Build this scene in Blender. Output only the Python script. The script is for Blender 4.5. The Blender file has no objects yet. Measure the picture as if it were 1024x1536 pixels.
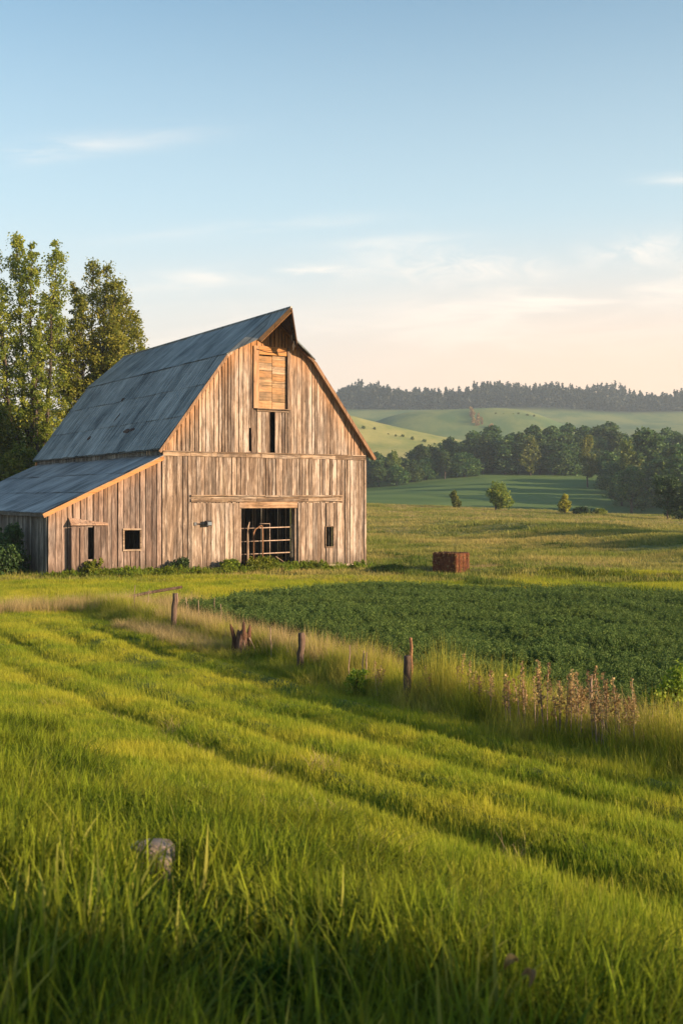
import bpy, math, random
import numpy as np
from mathutils import Vector, Matrix, noise as mnoise

random.seed(7)
rng = np.random.default_rng(11)
R = math.radians
C = bpy.context.scene.collection
F = 1682.0            # focal length in photo pixels
HOR = 746.0           # eye level row

# ------------------------------------------------------------------ helpers
def tag(o, label=None, cat=None, group=None, kind=None):
    if label: o['label'] = label
    if cat: o['category'] = cat
    if group: o['group'] = group
    if kind: o['kind'] = kind
    return o

def empty(name, loc, rz=0):
    o = bpy.data.objects.new(name, None); C.objects.link(o)
    o.location = loc; o.rotation_euler = (0, 0, rz); o.empty_display_size = 0.3
    return o

def np_mesh(name, V, Q, attrs=None, mat=None, parent=None, smooth=False):
    """V (n,3); Q list/array of quads or tris -> one mesh object"""
    me = bpy.data.meshes.new(name)
    V = np.asarray(V, dtype=np.float32).reshape(-1, 3)
    Q = np.asarray(Q, dtype=np.int32)
    k = Q.shape[1]
    me.vertices.add(len(V)); me.vertices.foreach_set('co', V.ravel())
    me.loops.add(Q.size); me.loops.foreach_set('vertex_index', Q.ravel())
    me.polygons.add(len(Q))
    me.polygons.foreach_set('loop_start', np.arange(0, Q.size, k, dtype=np.int32))
    me.polygons.foreach_set('loop_total', np.full(len(Q), k, dtype=np.int32))
    if attrs:
        for an, av in attrs.items():
            a = me.attributes.new(an, 'FLOAT', 'POINT')
            a.data.foreach_set('value', np.asarray(av, dtype=np.float32))
    me.update(calc_edges=True); me.validate()
    if smooth:
        me.polygons.foreach_set('use_smooth', np.ones(len(me.polygons), dtype=bool))
    if mat: me.materials.append(mat)
    o = bpy.data.objects.new(name, me); C.objects.link(o)
    if parent: o.parent = parent
    return o

class MB:
    def __init__(s): s.v = []; s.f = []; s.r = []; s.p = []
    def add(s, vs, fs, rnd=0.5, prot=0.0):
        b = len(s.v); s.v += [tuple(v) for v in vs]
        s.f += [tuple(b + i for i in f) for f in fs]
        s.r += [rnd] * len(vs)
        s.p += (list(prot) if hasattr(prot, '__len__') else [prot] * len(vs))
    def box(s, a, b, rnd=0.5, prot=0.0):
        x0, y0, z0 = a; x1, y1, z1 = b
        s.add([(x0,y0,z0),(x1,y0,z0),(x1,y1,z0),(x0,y1,z0),(x0,y0,z1),(x1,y0,z1),(x1,y1,z1),(x0,y1,z1)],
              [(0,3,2,1),(4,5,6,7),(0,1,5,4),(1,2,6,5),(2,3,7,6),(3,0,4,7)], rnd, prot)
    def beam(s, p, q, w, h, up=(0,0,1), rnd=0.5, prot=0.0):
        """rectangular bar from p to q, w sideways, h along up"""
        p = Vector(p); q = Vector(q); d = (q-p).normalized(); u = Vector(up)
        sd = d.cross(u).normalized(); u = sd.cross(d).normalized()
        vs = []
        for e in (p, q):
            for a, b in ((-1,-1),(1,-1),(1,1),(-1,1)):
                vs.append(e + sd*(a*w/2) + u*(b*h/2))
        s.add(vs, [(0,1,2,3),(7,6,5,4),(0,4,5,1),(1,5,6,2),(2,6,7,3),(3,7,4,0)], rnd, prot)
    def tube(s, pts, rad, n=8, rnd=0.5, cap=True):
        pts = [Vector(p) for p in pts]; vs = []; fs = []
        if not hasattr(rad, '__len__'): rad = [rad]*len(pts)
        for i, p in enumerate(pts):
            d = (pts[min(i+1, len(pts)-1)] - pts[max(i-1, 0)]).normalized()
            a = d.orthogonal().normalized() if abs(d.z) > .99 else d.cross(Vector((0,0,1))).normalized()
            b = d.cross(a)
            for k in range(n):
                t = 2*math.pi*k/n
                vs.append(p + (a*math.cos(t) + b*math.sin(t))*rad[i])
        for i in range(len(pts)-1):
            for k in range(n):
                fs.append((i*n+k, i*n+(k+1)%n, (i+1)*n+(k+1)%n, (i+1)*n+k))
        if cap: fs += [tuple(range(n-1,-1,-1)), tuple((len(pts)-1)*n+k for k in range(n))]
        s.add(vs, fs, rnd)
    def build(s, name, mat=None, parent=None, smooth=False):
        me = bpy.data.meshes.new(name); me.from_pydata(s.v, [], s.f)
        a = me.attributes.new('rnd', 'FLOAT', 'POINT'); a.data.foreach_set('value', s.r)
        a = me.attributes.new('prot', 'FLOAT', 'POINT'); a.data.foreach_set('value', s.p)
        if smooth:
            me.polygons.foreach_set('use_smooth', [True]*len(me.polygons))
        if mat: me.materials.append(mat)
        me.update()
        o = bpy.data.objects.new(name, me); C.objects.link(o)
        if parent: o.parent = parent
        return o

def sstep(a, b, x):
    t = np.clip((x-a)/(b-a), 0, 1); return t*t*(3-2*t)

# ------------------------------------------------------------------ terrain
_w = np.array([-60, 0, 2.8, 5.0, 8.4, 11.8, 15.0, 23.5, 42, 80])
_z = np.array([-1.3, -1.5, -1.62, -2.0, -2.6, -3.0, -3.2, -3.3, -3.38, -3.4])
_y = np.array([-100, 48, 62, 80, 115, 145, 160, 172, 200, 240, 300, 400, 500, 700, 850, 1000, 1100, 1250, 1500, 3000])
_zy = np.array([0, 0, .06, .36, 1.2, 2.05, 2.35, 2.3, 0.9, .2, 6.0, 16.0, 18.0, 24., 42., 68., 88., 102., 98., 60.])

def _smooth_interp(x, xp, fp, k):
    return (np.interp(x-k, xp, fp) + 2*np.interp(x, xp, fp) + np.interp(x+k, xp, fp))/4

FD = np.array([.47, -.883]); FE = np.array([.883, .47])   # fence direction and across it
def fence_q(x, y): return FE[0]*x + FE[1]*y

def vnoise(x, y, s, seed=0.0):
    """cheap smooth 2-d value noise, numpy"""
    x = np.asarray(x, dtype=float)/s + seed*17.3 + 1000; y = np.asarray(y, dtype=float)/s + seed*7.1 + 1000
    xi = np.floor(x); yi = np.floor(y); fx = x-xi; fy = y-yi
    fx = fx*fx*(3-2*fx); fy = fy*fy*(3-2*fy)
    def h(a, b):
        v = np.sin(a*127.1 + b*311.7 + seed)*43758.5453
        return v - np.floor(v)
    return (h(xi,yi)*(1-fx)*(1-fy) + h(xi+1,yi)*fx*(1-fy) + h(xi,yi+1)*(1-fx)*fy + h(xi+1,yi+1)*fx*fy)*2-1

def H(x, y):
    x = np.asarray(x, dtype=float); y = np.asarray(y, dtype=float)
    w = .55*np.clip(x, -60, 20) + .84*y
    z = _smooth_interp(w, _w, _z, 1.2)*(1-sstep(40, 60, y)) + (-3.38)*sstep(40, 60, y)
    z = z + _smooth_interp(y, _y, _zy, 6)
    # crest falls away to the right
    z = z - .042*np.clip(x-3.6, -10, 90)*sstep(60, 160, y)*(1-sstep(175, 260, y))
    # low ridge raised in the meadow to give a shaded band beside it
    c = (x-19)*.957 + (y-63)*.29                     # across the ridge
    z = z + .75*np.exp(-((c-5)/5.0)**2)*sstep(48, 62, y)*(1-sstep(85, 125, y))*sstep(2, 16, x)
    # far hills
    z = z + 36*np.exp(-((x+60)/84.)**2/2 - ((y-600)/62.)**2/2)
    z = z + 27*np.exp(-((x-90)/68.)**4/2 - ((y-860)/60.)**2/2)
    z = z - .09*np.clip(42-x, 0, 45)*sstep(270, 330, y)*(1-sstep(380, 480, y))
    z = z + 12*np.exp(-((x-250)/90.)**2/2 - ((y-830)/80.)**2/2)
    z = z + 9*np.exp(-((x-185)/62.)**2/2 - ((y-1230)/60.)**2/2) + 5*vnoise(x, y, 55, 6)*sstep(1120, 1200, y)
    z = z + 3*vnoise(x, y, 90, 3)*sstep(450, 700, y)
    # unseen hill added on the sun side to shade the valley floor
    z = z + 56*np.exp(-((x-330)/75.)**2/2 - ((y-205)/70.)**2/2)
    # mown ridges parallel to the fence
    q = fence_q(x, y); al = FD[0]*x + FD[1]*y
    near = (1-sstep(26, 34, y))*sstep(3.4, 4.4, q)*(1-sstep(8.0, 8.8, q))
    wob = .16*vnoise(x, y, 3.0, 5)
    z = z + near*(.10*np.sin((q+wob)*2*math.pi/1.12) + .035*np.sin((q+wob)*2*math.pi/.47+1))*(.65+.5*vnoise(x, y, 3.5, 8))
    z = z + .03*vnoise(x, y, .8, 1)*(1-sstep(40, 80, y)) + .10*vnoise(x, y, 6, 2)*sstep(30, 50, y)*(1-sstep(0,1,(np.abs(x+4)<14)&(np.abs(y-55)<14)))
    # low bank carrying the fence line
    z = z + .14*np.exp(-((q-9.4)/.55)**2)*(1-sstep(28, 36, y))
    # wheel-track step in the meadow by the bale
    t = y - (52.5 - .42*(x-2)) 
    z = z - .40*np.exp(-(t/1.1)**2)*sstep(0, 3, x)*(1-sstep(14, 22, x)) + .30*np.exp(-((t+2.2)/1.0)**2)*sstep(0, 3, x)*(1-sstep(14, 22, x))
    return z

def Hf(x, y): return float(H(x, y))

def at(px, row, y0=2.0, y1=1500.0):
    """where the sight line of a photo pixel meets the ground"""
    u = (px-512)/F; v = (HOR-row)/F
    ys = np.geomspace(y0, y1, 4000)
    d = ys*v - H(ys*u, ys)
    i = int(np.argmax(d <= 0))
    Y = ys[i]; return Vector((u*Y, Y, Hf(u*Y, Y)))

# ------------------------------------------------------------------ materials
def newmat(name):
    m = bpy.data.materials.new(name); m.use_nodes = True
    nt = m.node_tree; nt.nodes.clear()
    return m, nt, nt.nodes, nt.links

def N(nt, t, **k):
    n = nt.nodes.new(t)
    for a, v in k.items(): setattr(n, a, v)
    return n

def ramp(nt, stops, interp='LINEAR'):
    r = nt.nodes.new('ShaderNodeValToRGB'); r.color_ramp.interpolation = interp
    e = r.color_ramp.elements
    e[0].position = stops[0][0]; e[0].color = (*stops[0][1], 1)
    e[1].position = stops[-1][0]; e[1].color = (*stops[-1][1], 1)
    for p, c in stops[1:-1]:
        x = e.new(p); x.color = (*c, 1)
    return r

def math_n(nt, op, a, b=None, c=None):
    n = nt.nodes.new('ShaderNodeMath'); n.operation = op
    for i, v in enumerate((a, b, c)):
        if v is None: continue
        if isinstance(v, (int, float)): n.inputs[i].default_value = v
        else: nt.links.new(v, n.inputs[i])
    return n.outputs[0]

def mixc(nt, fac, a, b, blend='MIX'):
    n = nt.nodes.new('ShaderNodeMix'); n.data_type = 'RGBA'; n.blend_type = blend
    for sock, v in ((n.inputs[0], fac), (n.inputs[6], a), (n.inputs[7], b)):
        if isinstance(v, (int, float)): sock.default_value = v
        elif isinstance(v, tuple): sock.default_value = (*v, 1)
        else: nt.links.new(v, sock)
    return n.outputs[2]

def noise_n(nt, vec, scale, detail=4, rough=.6, dist=0.0):
    n = nt.nodes.new('ShaderNodeTexNoise'); n.inputs['Scale'].default_value = scale
    n.inputs['Detail'].default_value = detail; n.inputs['Roughness'].default_value = rough
    n.inputs['Distortion'].default_value = dist
    if vec is not None: nt.links.new(vec, n.inputs['Vector'])
    return n.outputs['Fac']

def mapping(nt, vec, scale=(1,1,1), loc=(0,0,0)):
    m = nt.nodes.new('ShaderNodeMapping'); m.inputs['Scale'].default_value = scale
    m.inputs['Location'].default_value = loc
    nt.links.new(vec, m.inputs['Vector']); return m.outputs['Vector']

def attr(nt, name):
    a = nt.nodes.new('ShaderNodeAttribute'); a.attribute_name = name; return a.outputs['Fac']

def maprange(nt, v, a, b, c=0.0, d=1.0, smooth=True):
    n = nt.nodes.new('ShaderNodeMapRange')
    if smooth: n.interpolation_type = 'SMOOTHSTEP'
    nt.links.new(v, n.inputs[0])
    for i, x in enumerate((a, b, c, d)): n.inputs[i+1].default_value = x
    return n.outputs[0]

def finish(nt, col, rough=.8, bump=None, bstr=.3, bdist=.01, metal=0.0, spec=.3, transl=0.0, tcol=None):
    p = nt.nodes.new('ShaderNodeBsdfPrincipled')
    if isinstance(col, tuple): p.inputs['Base Color'].default_value = (*col, 1)
    else: nt.links.new(col, p.inputs['Base Color'])
    if isinstance(rough, (int, float)): p.inputs['Roughness'].default_value = rough
    else: nt.links.new(rough, p.inputs['Roughness'])
    if isinstance(metal, (int, float)): p.inputs['Metallic'].default_value = metal
    else: nt.links.new(metal, p.inputs['Metallic'])
    p.inputs['Specular IOR Level'].default_value = spec
    if bump is not None:
        b = nt.nodes.new('ShaderNodeBump'); b.inputs['Strength'].default_value = bstr
        b.inputs['Distance'].default_value = bdist
        nt.links.new(bump, b.inputs['Height']); nt.links.new(b.outputs[0], p.inputs['Normal'])
    out = nt.nodes.new('ShaderNodeOutputMaterial')
    if transl > 0:
        t = nt.nodes.new('ShaderNodeBsdfTranslucent')
        c = tcol if tcol is not None else col
        if isinstance(c, tuple): t.inputs['Color'].default_value = (*c, 1)
        else: nt.links.new(c, t.inputs['Color'])
        mx = nt.nodes.new('ShaderNodeMixShader'); mx.inputs[0].default_value = transl
        nt.links.new(p.outputs[0], mx.inputs[1]); nt.links.new(t.outputs[0], mx.inputs[2])
        nt.links.new(mx.outputs[0], out.inputs['Surface'])
    else:
        nt.links.new(p.outputs[0], out.inputs['Surface'])
    return p

def wood_mat(name, dark, mid, light, fresh=(.42,.20,.075), green=.15, vertical=True, bright=1.0, axis='z', splash=False):
    m, nt, nd, L = newmat(name)
    tc = N(nt, 'ShaderNodeTexCoord').outputs['Object']
    rnd = attr(nt, 'rnd'); prot = attr(nt, 'prot')
    off = N(nt, 'ShaderNodeCombineXYZ')
    L.new(math_n(nt, 'MULTIPLY', rnd, 91.0), off.inputs[0]); L.new(math_n(nt, 'MULTIPLY', rnd, 57.0), off.inputs[2])
    va = N(nt, 'ShaderNodeVectorMath', operation='ADD'); L.new(tc, va.inputs[0]); L.new(off.outputs[0], va.inputs[1])
    v = va.outputs[0]
    s = {'z': (1, 1, .085), 'x': (.085, 1, 1), 'y': (1, .085, 1)}[axis]
    v1 = mapping(nt, v, tuple(12*a for a in s)); v2 = mapping(nt, v, tuple(34*a for a in s))
    broad = noise_n(nt, v1, 1, 5, .65, .4)
    grain = noise_n(nt, v2, 1, 4, .75, .3)
    blot = noise_n(nt, mapping(nt, v, (1.6, 1.6, .5)), 1.3, 5, .65)
    f = math_n(nt, 'ADD', math_n(nt, 'MULTIPLY', broad, .45), math_n(nt, 'MULTIPLY', grain, .29))
    f = math_n(nt, 'ADD', f, math_n(nt, 'MULTIPLY', blot, .26))
    f = math_n(nt, 'ADD', f, math_n(nt, 'MULTIPLY', math_n(nt, 'SUBTRACT', rnd, .5), .13))
    rp = ramp(nt, [(.36, dark), (.455, tuple((a+b)/2 for a, b in zip(dark, mid))), (.515, mid), (.60, light)])
    L.new(f, rp.inputs[0]); col = rp.outputs[0]
    # hue drift between boards: greyer / warmer
    grey = maprange(nt, noise_n(nt, mapping(nt, v, (.7, .7, .25)), 1.0, 3), .42, .66)
    hs = N(nt, 'ShaderNodeHueSaturation'); hs.inputs['Saturation'].default_value = .45; L.new(col, hs.inputs['Color'])
    col = mixc(nt, math_n(nt, 'MULTIPLY', grey, .5), col, hs.outputs[0])
    # algae stain streaks
    gm = maprange(nt, noise_n(nt, mapping(nt, tc, (1.1, 1.1, .16)), 1.0, 4, .6), .60, .74)
    col = mixc(nt, math_n(nt, 'MULTIPLY', gm, green), col, (.06, .065, .03))
    # sheltered wood under the roof keeps its orange
    pm = math_n(nt, 'MULTIPLY', prot, maprange(nt, math_n(nt, 'ADD', broad, math_n(nt, 'MULTIPLY', blot, .4)), .40, .75))
    col = mixc(nt, math_n(nt, 'MULTIPLY', pm, 1.0), col, fresh)
    # rot and dark damp streaks
    ds = maprange(nt, noise_n(nt, mapping(nt, v, (7, 7, .5)), 1.0, 4, .7), .62, .72)
    col = mixc(nt, math_n(nt, 'MULTIPLY', ds, .7), col, tuple(a*.45 for a in dark))
    cr = maprange(nt, noise_n(nt, mapping(nt, v, tuple(48*a if a == 1 else 48*.022 for a in s)), 1.0, 2, .5), .60, .66)
    col = mixc(nt, math_n(nt, 'MULTIPLY', cr, .6), col, tuple(a*.6 for a in dark))
    # knots
    vo = N(nt, 'ShaderNodeTexVoronoi'); vo.inputs['Scale'].default_value = 1.0
    L.new(mapping(nt, v, tuple(a*b for a, b in zip((5,5,5), {'z': (1,1,.35), 'x': (.35,1,1), 'y': (1,.35,1)}[axis]))), vo.inputs['Vector'])
    kn = maprange(nt, vo.outputs['Distance'], .05, .13, 1, 0)
    col = mixc(nt, math_n(nt, 'MULTIPLY', kn, .6), col, tuple(a*.5 for a in dark))
    if splash:      # mud splash and damp at the foot of the boards, rain runs below the belt
        sz = N(nt, 'ShaderNodeSeparateXYZ'); L.new(tc, sz.inputs[0])
        nz = noise_n(nt, mapping(nt, tc, (3.5, 3.5, .8)), 1.0, 4, .65)
        dm = math_n(nt, 'MULTIPLY', maprange(nt, math_n(nt, 'SUBTRACT', sz.outputs[2], math_n(nt, 'MULTIPLY', nz, 1.3)), .25, -.55), .7)
        col = mixc(nt, dm, col, (.075, .05, .035))
        rr_ = maprange(nt, noise_n(nt, mapping(nt, tc, (3.0, 3.0, .12), (7, 0, 2)), 1.0, 4, .7), .56, .72)
        col = mixc(nt, math_n(nt, 'MULTIPLY', rr_, .45), col, (.085, .07, .055))
    h = math_n(nt, 'ADD', grain, math_n(nt, 'MULTIPLY', broad, .8))
    finish(nt, col, .85, h, .7, .012, spec=.2)
    return m

M = {}
M['barn'] = wood_mat('weathered_barn_board', (.06,.036,.025), (.24,.168,.12), (.45,.345,.27), splash=True)
M['leanto'] = wood_mat('greyer_barn_board', (.06,.038,.03), (.20,.135,.105), (.34,.245,.195), green=.2, splash=True)
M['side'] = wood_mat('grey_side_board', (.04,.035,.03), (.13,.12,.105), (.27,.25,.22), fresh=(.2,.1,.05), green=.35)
M['trim'] = wood_mat('trim_board', (.06,.036,.023), (.21,.14,.09), (.38,.27,.185), axis='x')
M['orange'] = wood_mat('sheltered_rafter_board', (.15,.065,.025), (.34,.17,.07), (.48,.28,.13), axis='x', green=.0)
M['loft'] = wood_mat('loft_plank', (.08,.065,.04), (.25,.17,.10), (.47,.34,.21), axis='x', green=.25)
M['post'] = wood_mat('old_post', (.03,.018,.012), (.10,.06,.04), (.2,.13,.09), green=.1)
M['stump'] = wood_mat('rotten_stump', (.035,.016,.01), (.13,.06,.035), (.28,.15,.085), green=0)
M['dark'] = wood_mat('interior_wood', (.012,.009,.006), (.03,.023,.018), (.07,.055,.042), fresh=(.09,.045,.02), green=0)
M['stake'] = wood_mat('pale_stake', (.12,.07,.05), (.30,.20,.13), (.45,.32,.2), green=0)

def roof_mat(name, base, lightc, darkc, per=.3, gs=.85):
    m, nt, nd, L = newmat(name)
    tc = N(nt, 'ShaderNodeTexCoord').outputs['Object']; rnd = attr(nt, 'rnd')
    st = noise_n(nt, mapping(nt, tc, (.5, 15.0, .5)), 1.0, 5, .6)       # runs down the slope
    bl = noise_n(nt, mapping(nt, tc, (.5, .5, .5)), 1.0, 6, .65)
    f = math_n(nt, 'ADD', math_n(nt, 'MULTIPLY', st, .55), math_n(nt, 'MULTIPLY', bl, .45))
    f = math_n(nt, 'ADD', f, math_n(nt, 'MULTIPLY', math_n(nt, 'SUBTRACT', rnd, .5), .07))
    rp = ramp(nt, [(.38, darkc), (.48, base), (.61, lightc)]); L.new(f, rp.inputs[0])
    col = rp.outputs[0]
    sy = N(nt, 'ShaderNodeSeparateXYZ'); L.new(tc, sy.inputs[0])
    ph = math_n(nt, 'ABSOLUTE', math_n(nt, 'SINE', math_n(nt, 'MULTIPLY', math_n(nt, 'ADD', sy.outputs[1], .3), math.pi/per)))
    gr = maprange(nt, ph, .0, .55, 1, 0)  # rib grooves painted darker to strengthen their shading
    gvar = maprange(nt, noise_n(nt, mapping(nt, tc, (.6, 3.0, .6), (5, 0, 0)), 1.0, 3, .6), .35, .62)
    col = mixc(nt, math_n(nt, 'MULTIPLY', math_n(nt, 'MULTIPLY', gr, gvar), gs), col, darkc)
    rust = maprange(nt, noise_n(nt, mapping(nt, tc, (.55, 1.1, .55), (3.3, 1.2, 0)), 1.0, 6, .7), .68, .76)
    rs2 = maprange(nt, noise_n(nt, mapping(nt, tc, (1.1, 9.0, 1.1)), 1.0, 4, .6), .66, .78)
    col = mixc(nt, math_n(nt, 'MULTIPLY', rs2, .55), col, (.03, .026, .026))
    col = mixc(nt, math_n(nt, 'MULTIPLY', rust, .7), col, (.10, .045, .028))
    finish(nt, col, .55, bl, .2, .01, metal=.35, spec=.4)
    return m
M['roof'] = roof_mat('old_galvanised_sheet', (.185,.195,.185), (.36,.365,.345), (.045,.052,.055))
M['roof2'] = roof_mat('worn_lean_to_sheet', (.22,.22,.225), (.42,.41,.41), (.055,.055,.058))

def plain(name, c, rough=.7, metal=0.0, var=.35, scale=6):
    m, nt, nd, L = newmat(name)
    tc = N(nt, 'ShaderNodeTexCoord').outputs['Object']
    n = noise_n(nt, mapping(nt, tc, (scale,)*3), 1.0, 6, .7)
    col = mixc(nt, maprange(nt, n, .3, .7), tuple(a*(1-var) for a in c), tuple(min(1, a*(1+var)) for a in c))
    finish(nt, col, rough, n, .5, .01, metal=metal)
    return m
M['rustpipe'] = plain('rusty_pipe', (.20,.10,.05), .8, .2, .5, 14)
M['galv'] = plain('rusting_gate_rail', (.36,.26,.20), .6, .3, .4, 10)
M['stone'] = plain('field_stone', (.25,.19,.155), .9, 0, .45, 9)
M['concrete'] = plain('concrete_footing', (.42,.33,.25), .9, 0, .3, 4)
M['lampmetal'] = plain('lamp_housing', (.05,.055,.065), .45, .5, .3, 12)
M['glass'] = plain('lamp_glass', (.16,.19,.22), .15, 0, .1, 5)
M['rusthole'] = plain('rusted_patch', (.055,.03,.022), .95, 0, .6, 7)

def leaf_mat(name, cols, transl=.35, world=.0, rough=.55):
    """cols: three greens dark/mid/light"""
    m, nt, nd, L = newmat(name)
    rnd = attr(nt, 'rnd')
    rp = ramp(nt, [(0, cols[0]), (.5, cols[1]), (1, cols[2])]); L.new(rnd, rp.inputs[0])
    oi = N(nt, 'ShaderNodeObjectInfo').outputs['Random']
    hs = N(nt, 'ShaderNodeHueSaturation'); L.new(rp.outputs[0], hs.inputs['Color'])
    L.new(math_n(nt, 'ADD', math_n(nt, 'MULTIPLY', oi, .5*(1-world)), .75+.3*world), hs.inputs['Value'])
    L.new(math_n(nt, 'ADD', math_n(nt, 'MULTIPLY', oi, .03), .485), hs.inputs['Hue'])
    finish(nt, hs.outputs[0], rough, spec=.25, transl=transl)
    return m
M['poplar'] = leaf_mat('poplar_leaf', ((.07,.105,.015),(.21,.245,.03),(.44,.41,.06)), .55, .6)
M['bushleaf'] = leaf_mat('bush_leaf', ((.05,.085,.014),(.15,.19,.027),(.34,.33,.05)), .5)
M['woodleaf'] = leaf_mat('woodland_leaf', ((.020,.052,.016),(.055,.115,.027),(.16,.21,.04)), .3)
M['ridgeleaf'] = leaf_mat('ridge_leaf', ((.009,.017,.010),(.016,.026,.013),(.030,.036,.015)), .1)
M['yellowleaf'] = leaf_mat('yellow_leaf', ((.15,.17,.02),(.34,.33,.035),(.52,.46,.05)), .5, .6)
M['sunlitleaf'] = leaf_mat('sunlit_leaf', ((.05,.09,.018),(.14,.18,.028),(.30,.29,.05)), .35)  # woodland leaf made lighter and yellower to paint sunlit treetops
M['shrubleaf'] = leaf_mat('dark_shrub_leaf', ((.016,.035,.012),(.035,.07,.018),(.08,.13,.028)), .3)
M['weedleaf'] = leaf_mat('weed_leaf', ((.07,.12,.012),(.18,.24,.02),(.36,.38,.04)), .5)
M['dryleaf'] = leaf_mat('dry_seed_head', ((.17,.10,.04),(.34,.22,.09),(.54,.39,.18)), .4)
M['bark'] = wood_mat('bark', (.025,.02,.015), (.07,.05,.035), (.15,.115,.085), green=.1)

def grass_mat(name, cols, yellow, transl=.4, yfac=.5, ns=.25, stripes=False):
    m, nt, nd, L = newmat(name)
    rnd = attr(nt, 'rnd'); tip = attr(nt, 'tip')
    pos = N(nt, 'ShaderNodeNewGeometry').outputs['Position']
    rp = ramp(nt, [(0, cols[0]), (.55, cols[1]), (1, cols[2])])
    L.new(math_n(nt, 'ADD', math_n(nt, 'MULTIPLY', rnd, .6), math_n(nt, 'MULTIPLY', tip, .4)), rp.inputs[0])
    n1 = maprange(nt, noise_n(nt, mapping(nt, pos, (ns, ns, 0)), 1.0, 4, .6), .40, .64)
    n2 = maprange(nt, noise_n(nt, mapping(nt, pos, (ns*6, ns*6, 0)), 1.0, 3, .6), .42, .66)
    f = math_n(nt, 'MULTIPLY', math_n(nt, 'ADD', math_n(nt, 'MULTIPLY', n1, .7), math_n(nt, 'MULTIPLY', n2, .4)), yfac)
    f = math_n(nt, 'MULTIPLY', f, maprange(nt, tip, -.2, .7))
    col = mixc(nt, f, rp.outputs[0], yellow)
    dry = maprange(nt, rnd, .93, .96)
    col = mixc(nt, math_n(nt, 'MULTIPLY', dry, .45), col, (.26, .20, .08))
    finish(nt, col, .75, spec=.12, transl=transl)
    return m
M['tall'] = grass_mat('tall_grass_blade', ((.008,.022,.002),(.042,.085,.006),(.28,.36,.02)), (.44,.41,.03), .38, .45, .5)  # shade painted into the dark blade bases, sunlight into the bright tips
M['broad'] = grass_mat('broad_grass_blade', ((.006,.017,.002),(.028,.065,.006),(.28,.35,.02)), (.42,.40,.03), .35, .4, .8)  # same painted shade low on the blade, bright tips above
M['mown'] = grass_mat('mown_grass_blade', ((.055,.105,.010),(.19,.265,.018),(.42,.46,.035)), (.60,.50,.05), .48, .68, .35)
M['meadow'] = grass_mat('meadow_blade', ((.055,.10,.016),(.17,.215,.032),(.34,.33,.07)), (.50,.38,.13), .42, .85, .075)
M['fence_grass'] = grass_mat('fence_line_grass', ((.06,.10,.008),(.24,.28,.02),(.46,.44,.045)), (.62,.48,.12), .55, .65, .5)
M['straw'] = grass_mat('straw_blade', ((.20,.15,.06),(.38,.28,.12),(.54,.42,.20)), (.5,.38,.16), .35, .4, 1.2)
M['coarse'] = grass_mat('coarse_grass_blade', ((.025,.05,.008),(.055,.10,.014),(.12,.17,.025)), (.18,.19,.04), .3, .4, .3)
M['stubble'] = grass_mat('stubble_blade', ((.20,.16,.06),(.36,.28,.12),(.52,.40,.19)), (.55,.42,.2), .3, .3, .1)
M['crop'] = grass_mat('clover_leaf', ((.035,.07,.018),(.085,.14,.034),(.18,.24,.06)), (.15,.19,.04), .28, .4, .3)

# ground material: the land's own colours by place
m, nt, nd, L = newmat('field_ground'); M['ground'] = m
pos = N(nt, 'ShaderNodeNewGeometry').outputs['Position']
sx = N(nt, 'ShaderNodeSeparateXYZ'); L.new(pos, sx.inputs[0])
X_, Y_ = sx.outputs[0], sx.outputs[1]
nA = noise_n(nt, mapping(nt, pos, (.9, .9, 0)), 1.0, 7, .7)
nB = noise_n(nt, mapping(nt, pos, (.035, .05, 0)), 1.0, 5, .6)
near_c = mixc(nt, maprange(nt, nA, .35, .65), (.06,.085,.014), (.14,.165,.026))
mid_c = mixc(nt, maprange(nt, nA, .35, .65), (.09,.12,.03), (.22,.21,.07))
mid_c = mixc(nt, maprange(nt, nB, .42, .62, 0, .8), mid_c, (.22,.16,.08))
col = mixc(nt, maprange(nt, Y_, 36, 44), near_c, mid_c)
nC = noise_n(nt, mapping(nt, pos, (.012, .05, 0)), 1.0, 4, .55)
val_c = mixc(nt, maprange(nt, nC, .38, .62), (.06,.115,.03), (.115,.17,.045))
col = mixc(nt, maprange(nt, Y_, 172, 182), col, val_c)
nD = noise_n(nt, mapping(nt, pos, (.02, .012, 0)), 1.0, 6, .65)
hill_c = mixc(nt, maprange(nt, nD, .38, .62), (.15,.19,.05), (.34,.30,.10))
col = mixc(nt, maprange(nt, Y_, 430, 480), col, hill_c)
hill2 = mixc(nt, maprange(nt, nD, .38, .62), (.085,.14,.05), (.19,.21,.07))
col = mixc(nt, maprange(nt, Y_, 690, 740), col, hill2)
col = mixc(nt, maprange(nt, Y_, 1080, 1120), col, (.02,.03,.012))
mic = noise_n(nt, mapping(nt, pos, (6, 6, 6)), 1.0, 5, .75)
finish(nt, col, .95, mic, 1.0, .08, spec=.1)

# ------------------------------------------------------------------ ground sheet
ys = np.concatenate([np.arange(-40, 0, 2.0), np.arange(0, 36, .12), np.geomspace(36, 1600, 360), np.geomspace(1700, 6000, 10)])
ts = np.linspace(-1, 1, 361); ts = np.sign(ts)*np.abs(ts)**2.2
V = []; 
for y in ys:
    wdt = 45 + 1.05*max(y, 0)
    xs = ts*wdt if y < 400 else ts*wdt
    V.append(np.stack([xs, np.full_like(xs, y), H(xs, np.full_like(xs, y))], 1))
V = np.concatenate(V); nx = len(ts); ny = len(ys)
i, j = np.meshgrid(np.arange(nx-1), np.arange(ny-1)); a = (j*nx+i).ravel()
Q = np.stack([a, a+1, a+nx+1, a+nx], 1)
ground = np_mesh('ground', V, Q, mat=M['ground'], smooth=True)
tag(ground, kind='structure')

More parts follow.
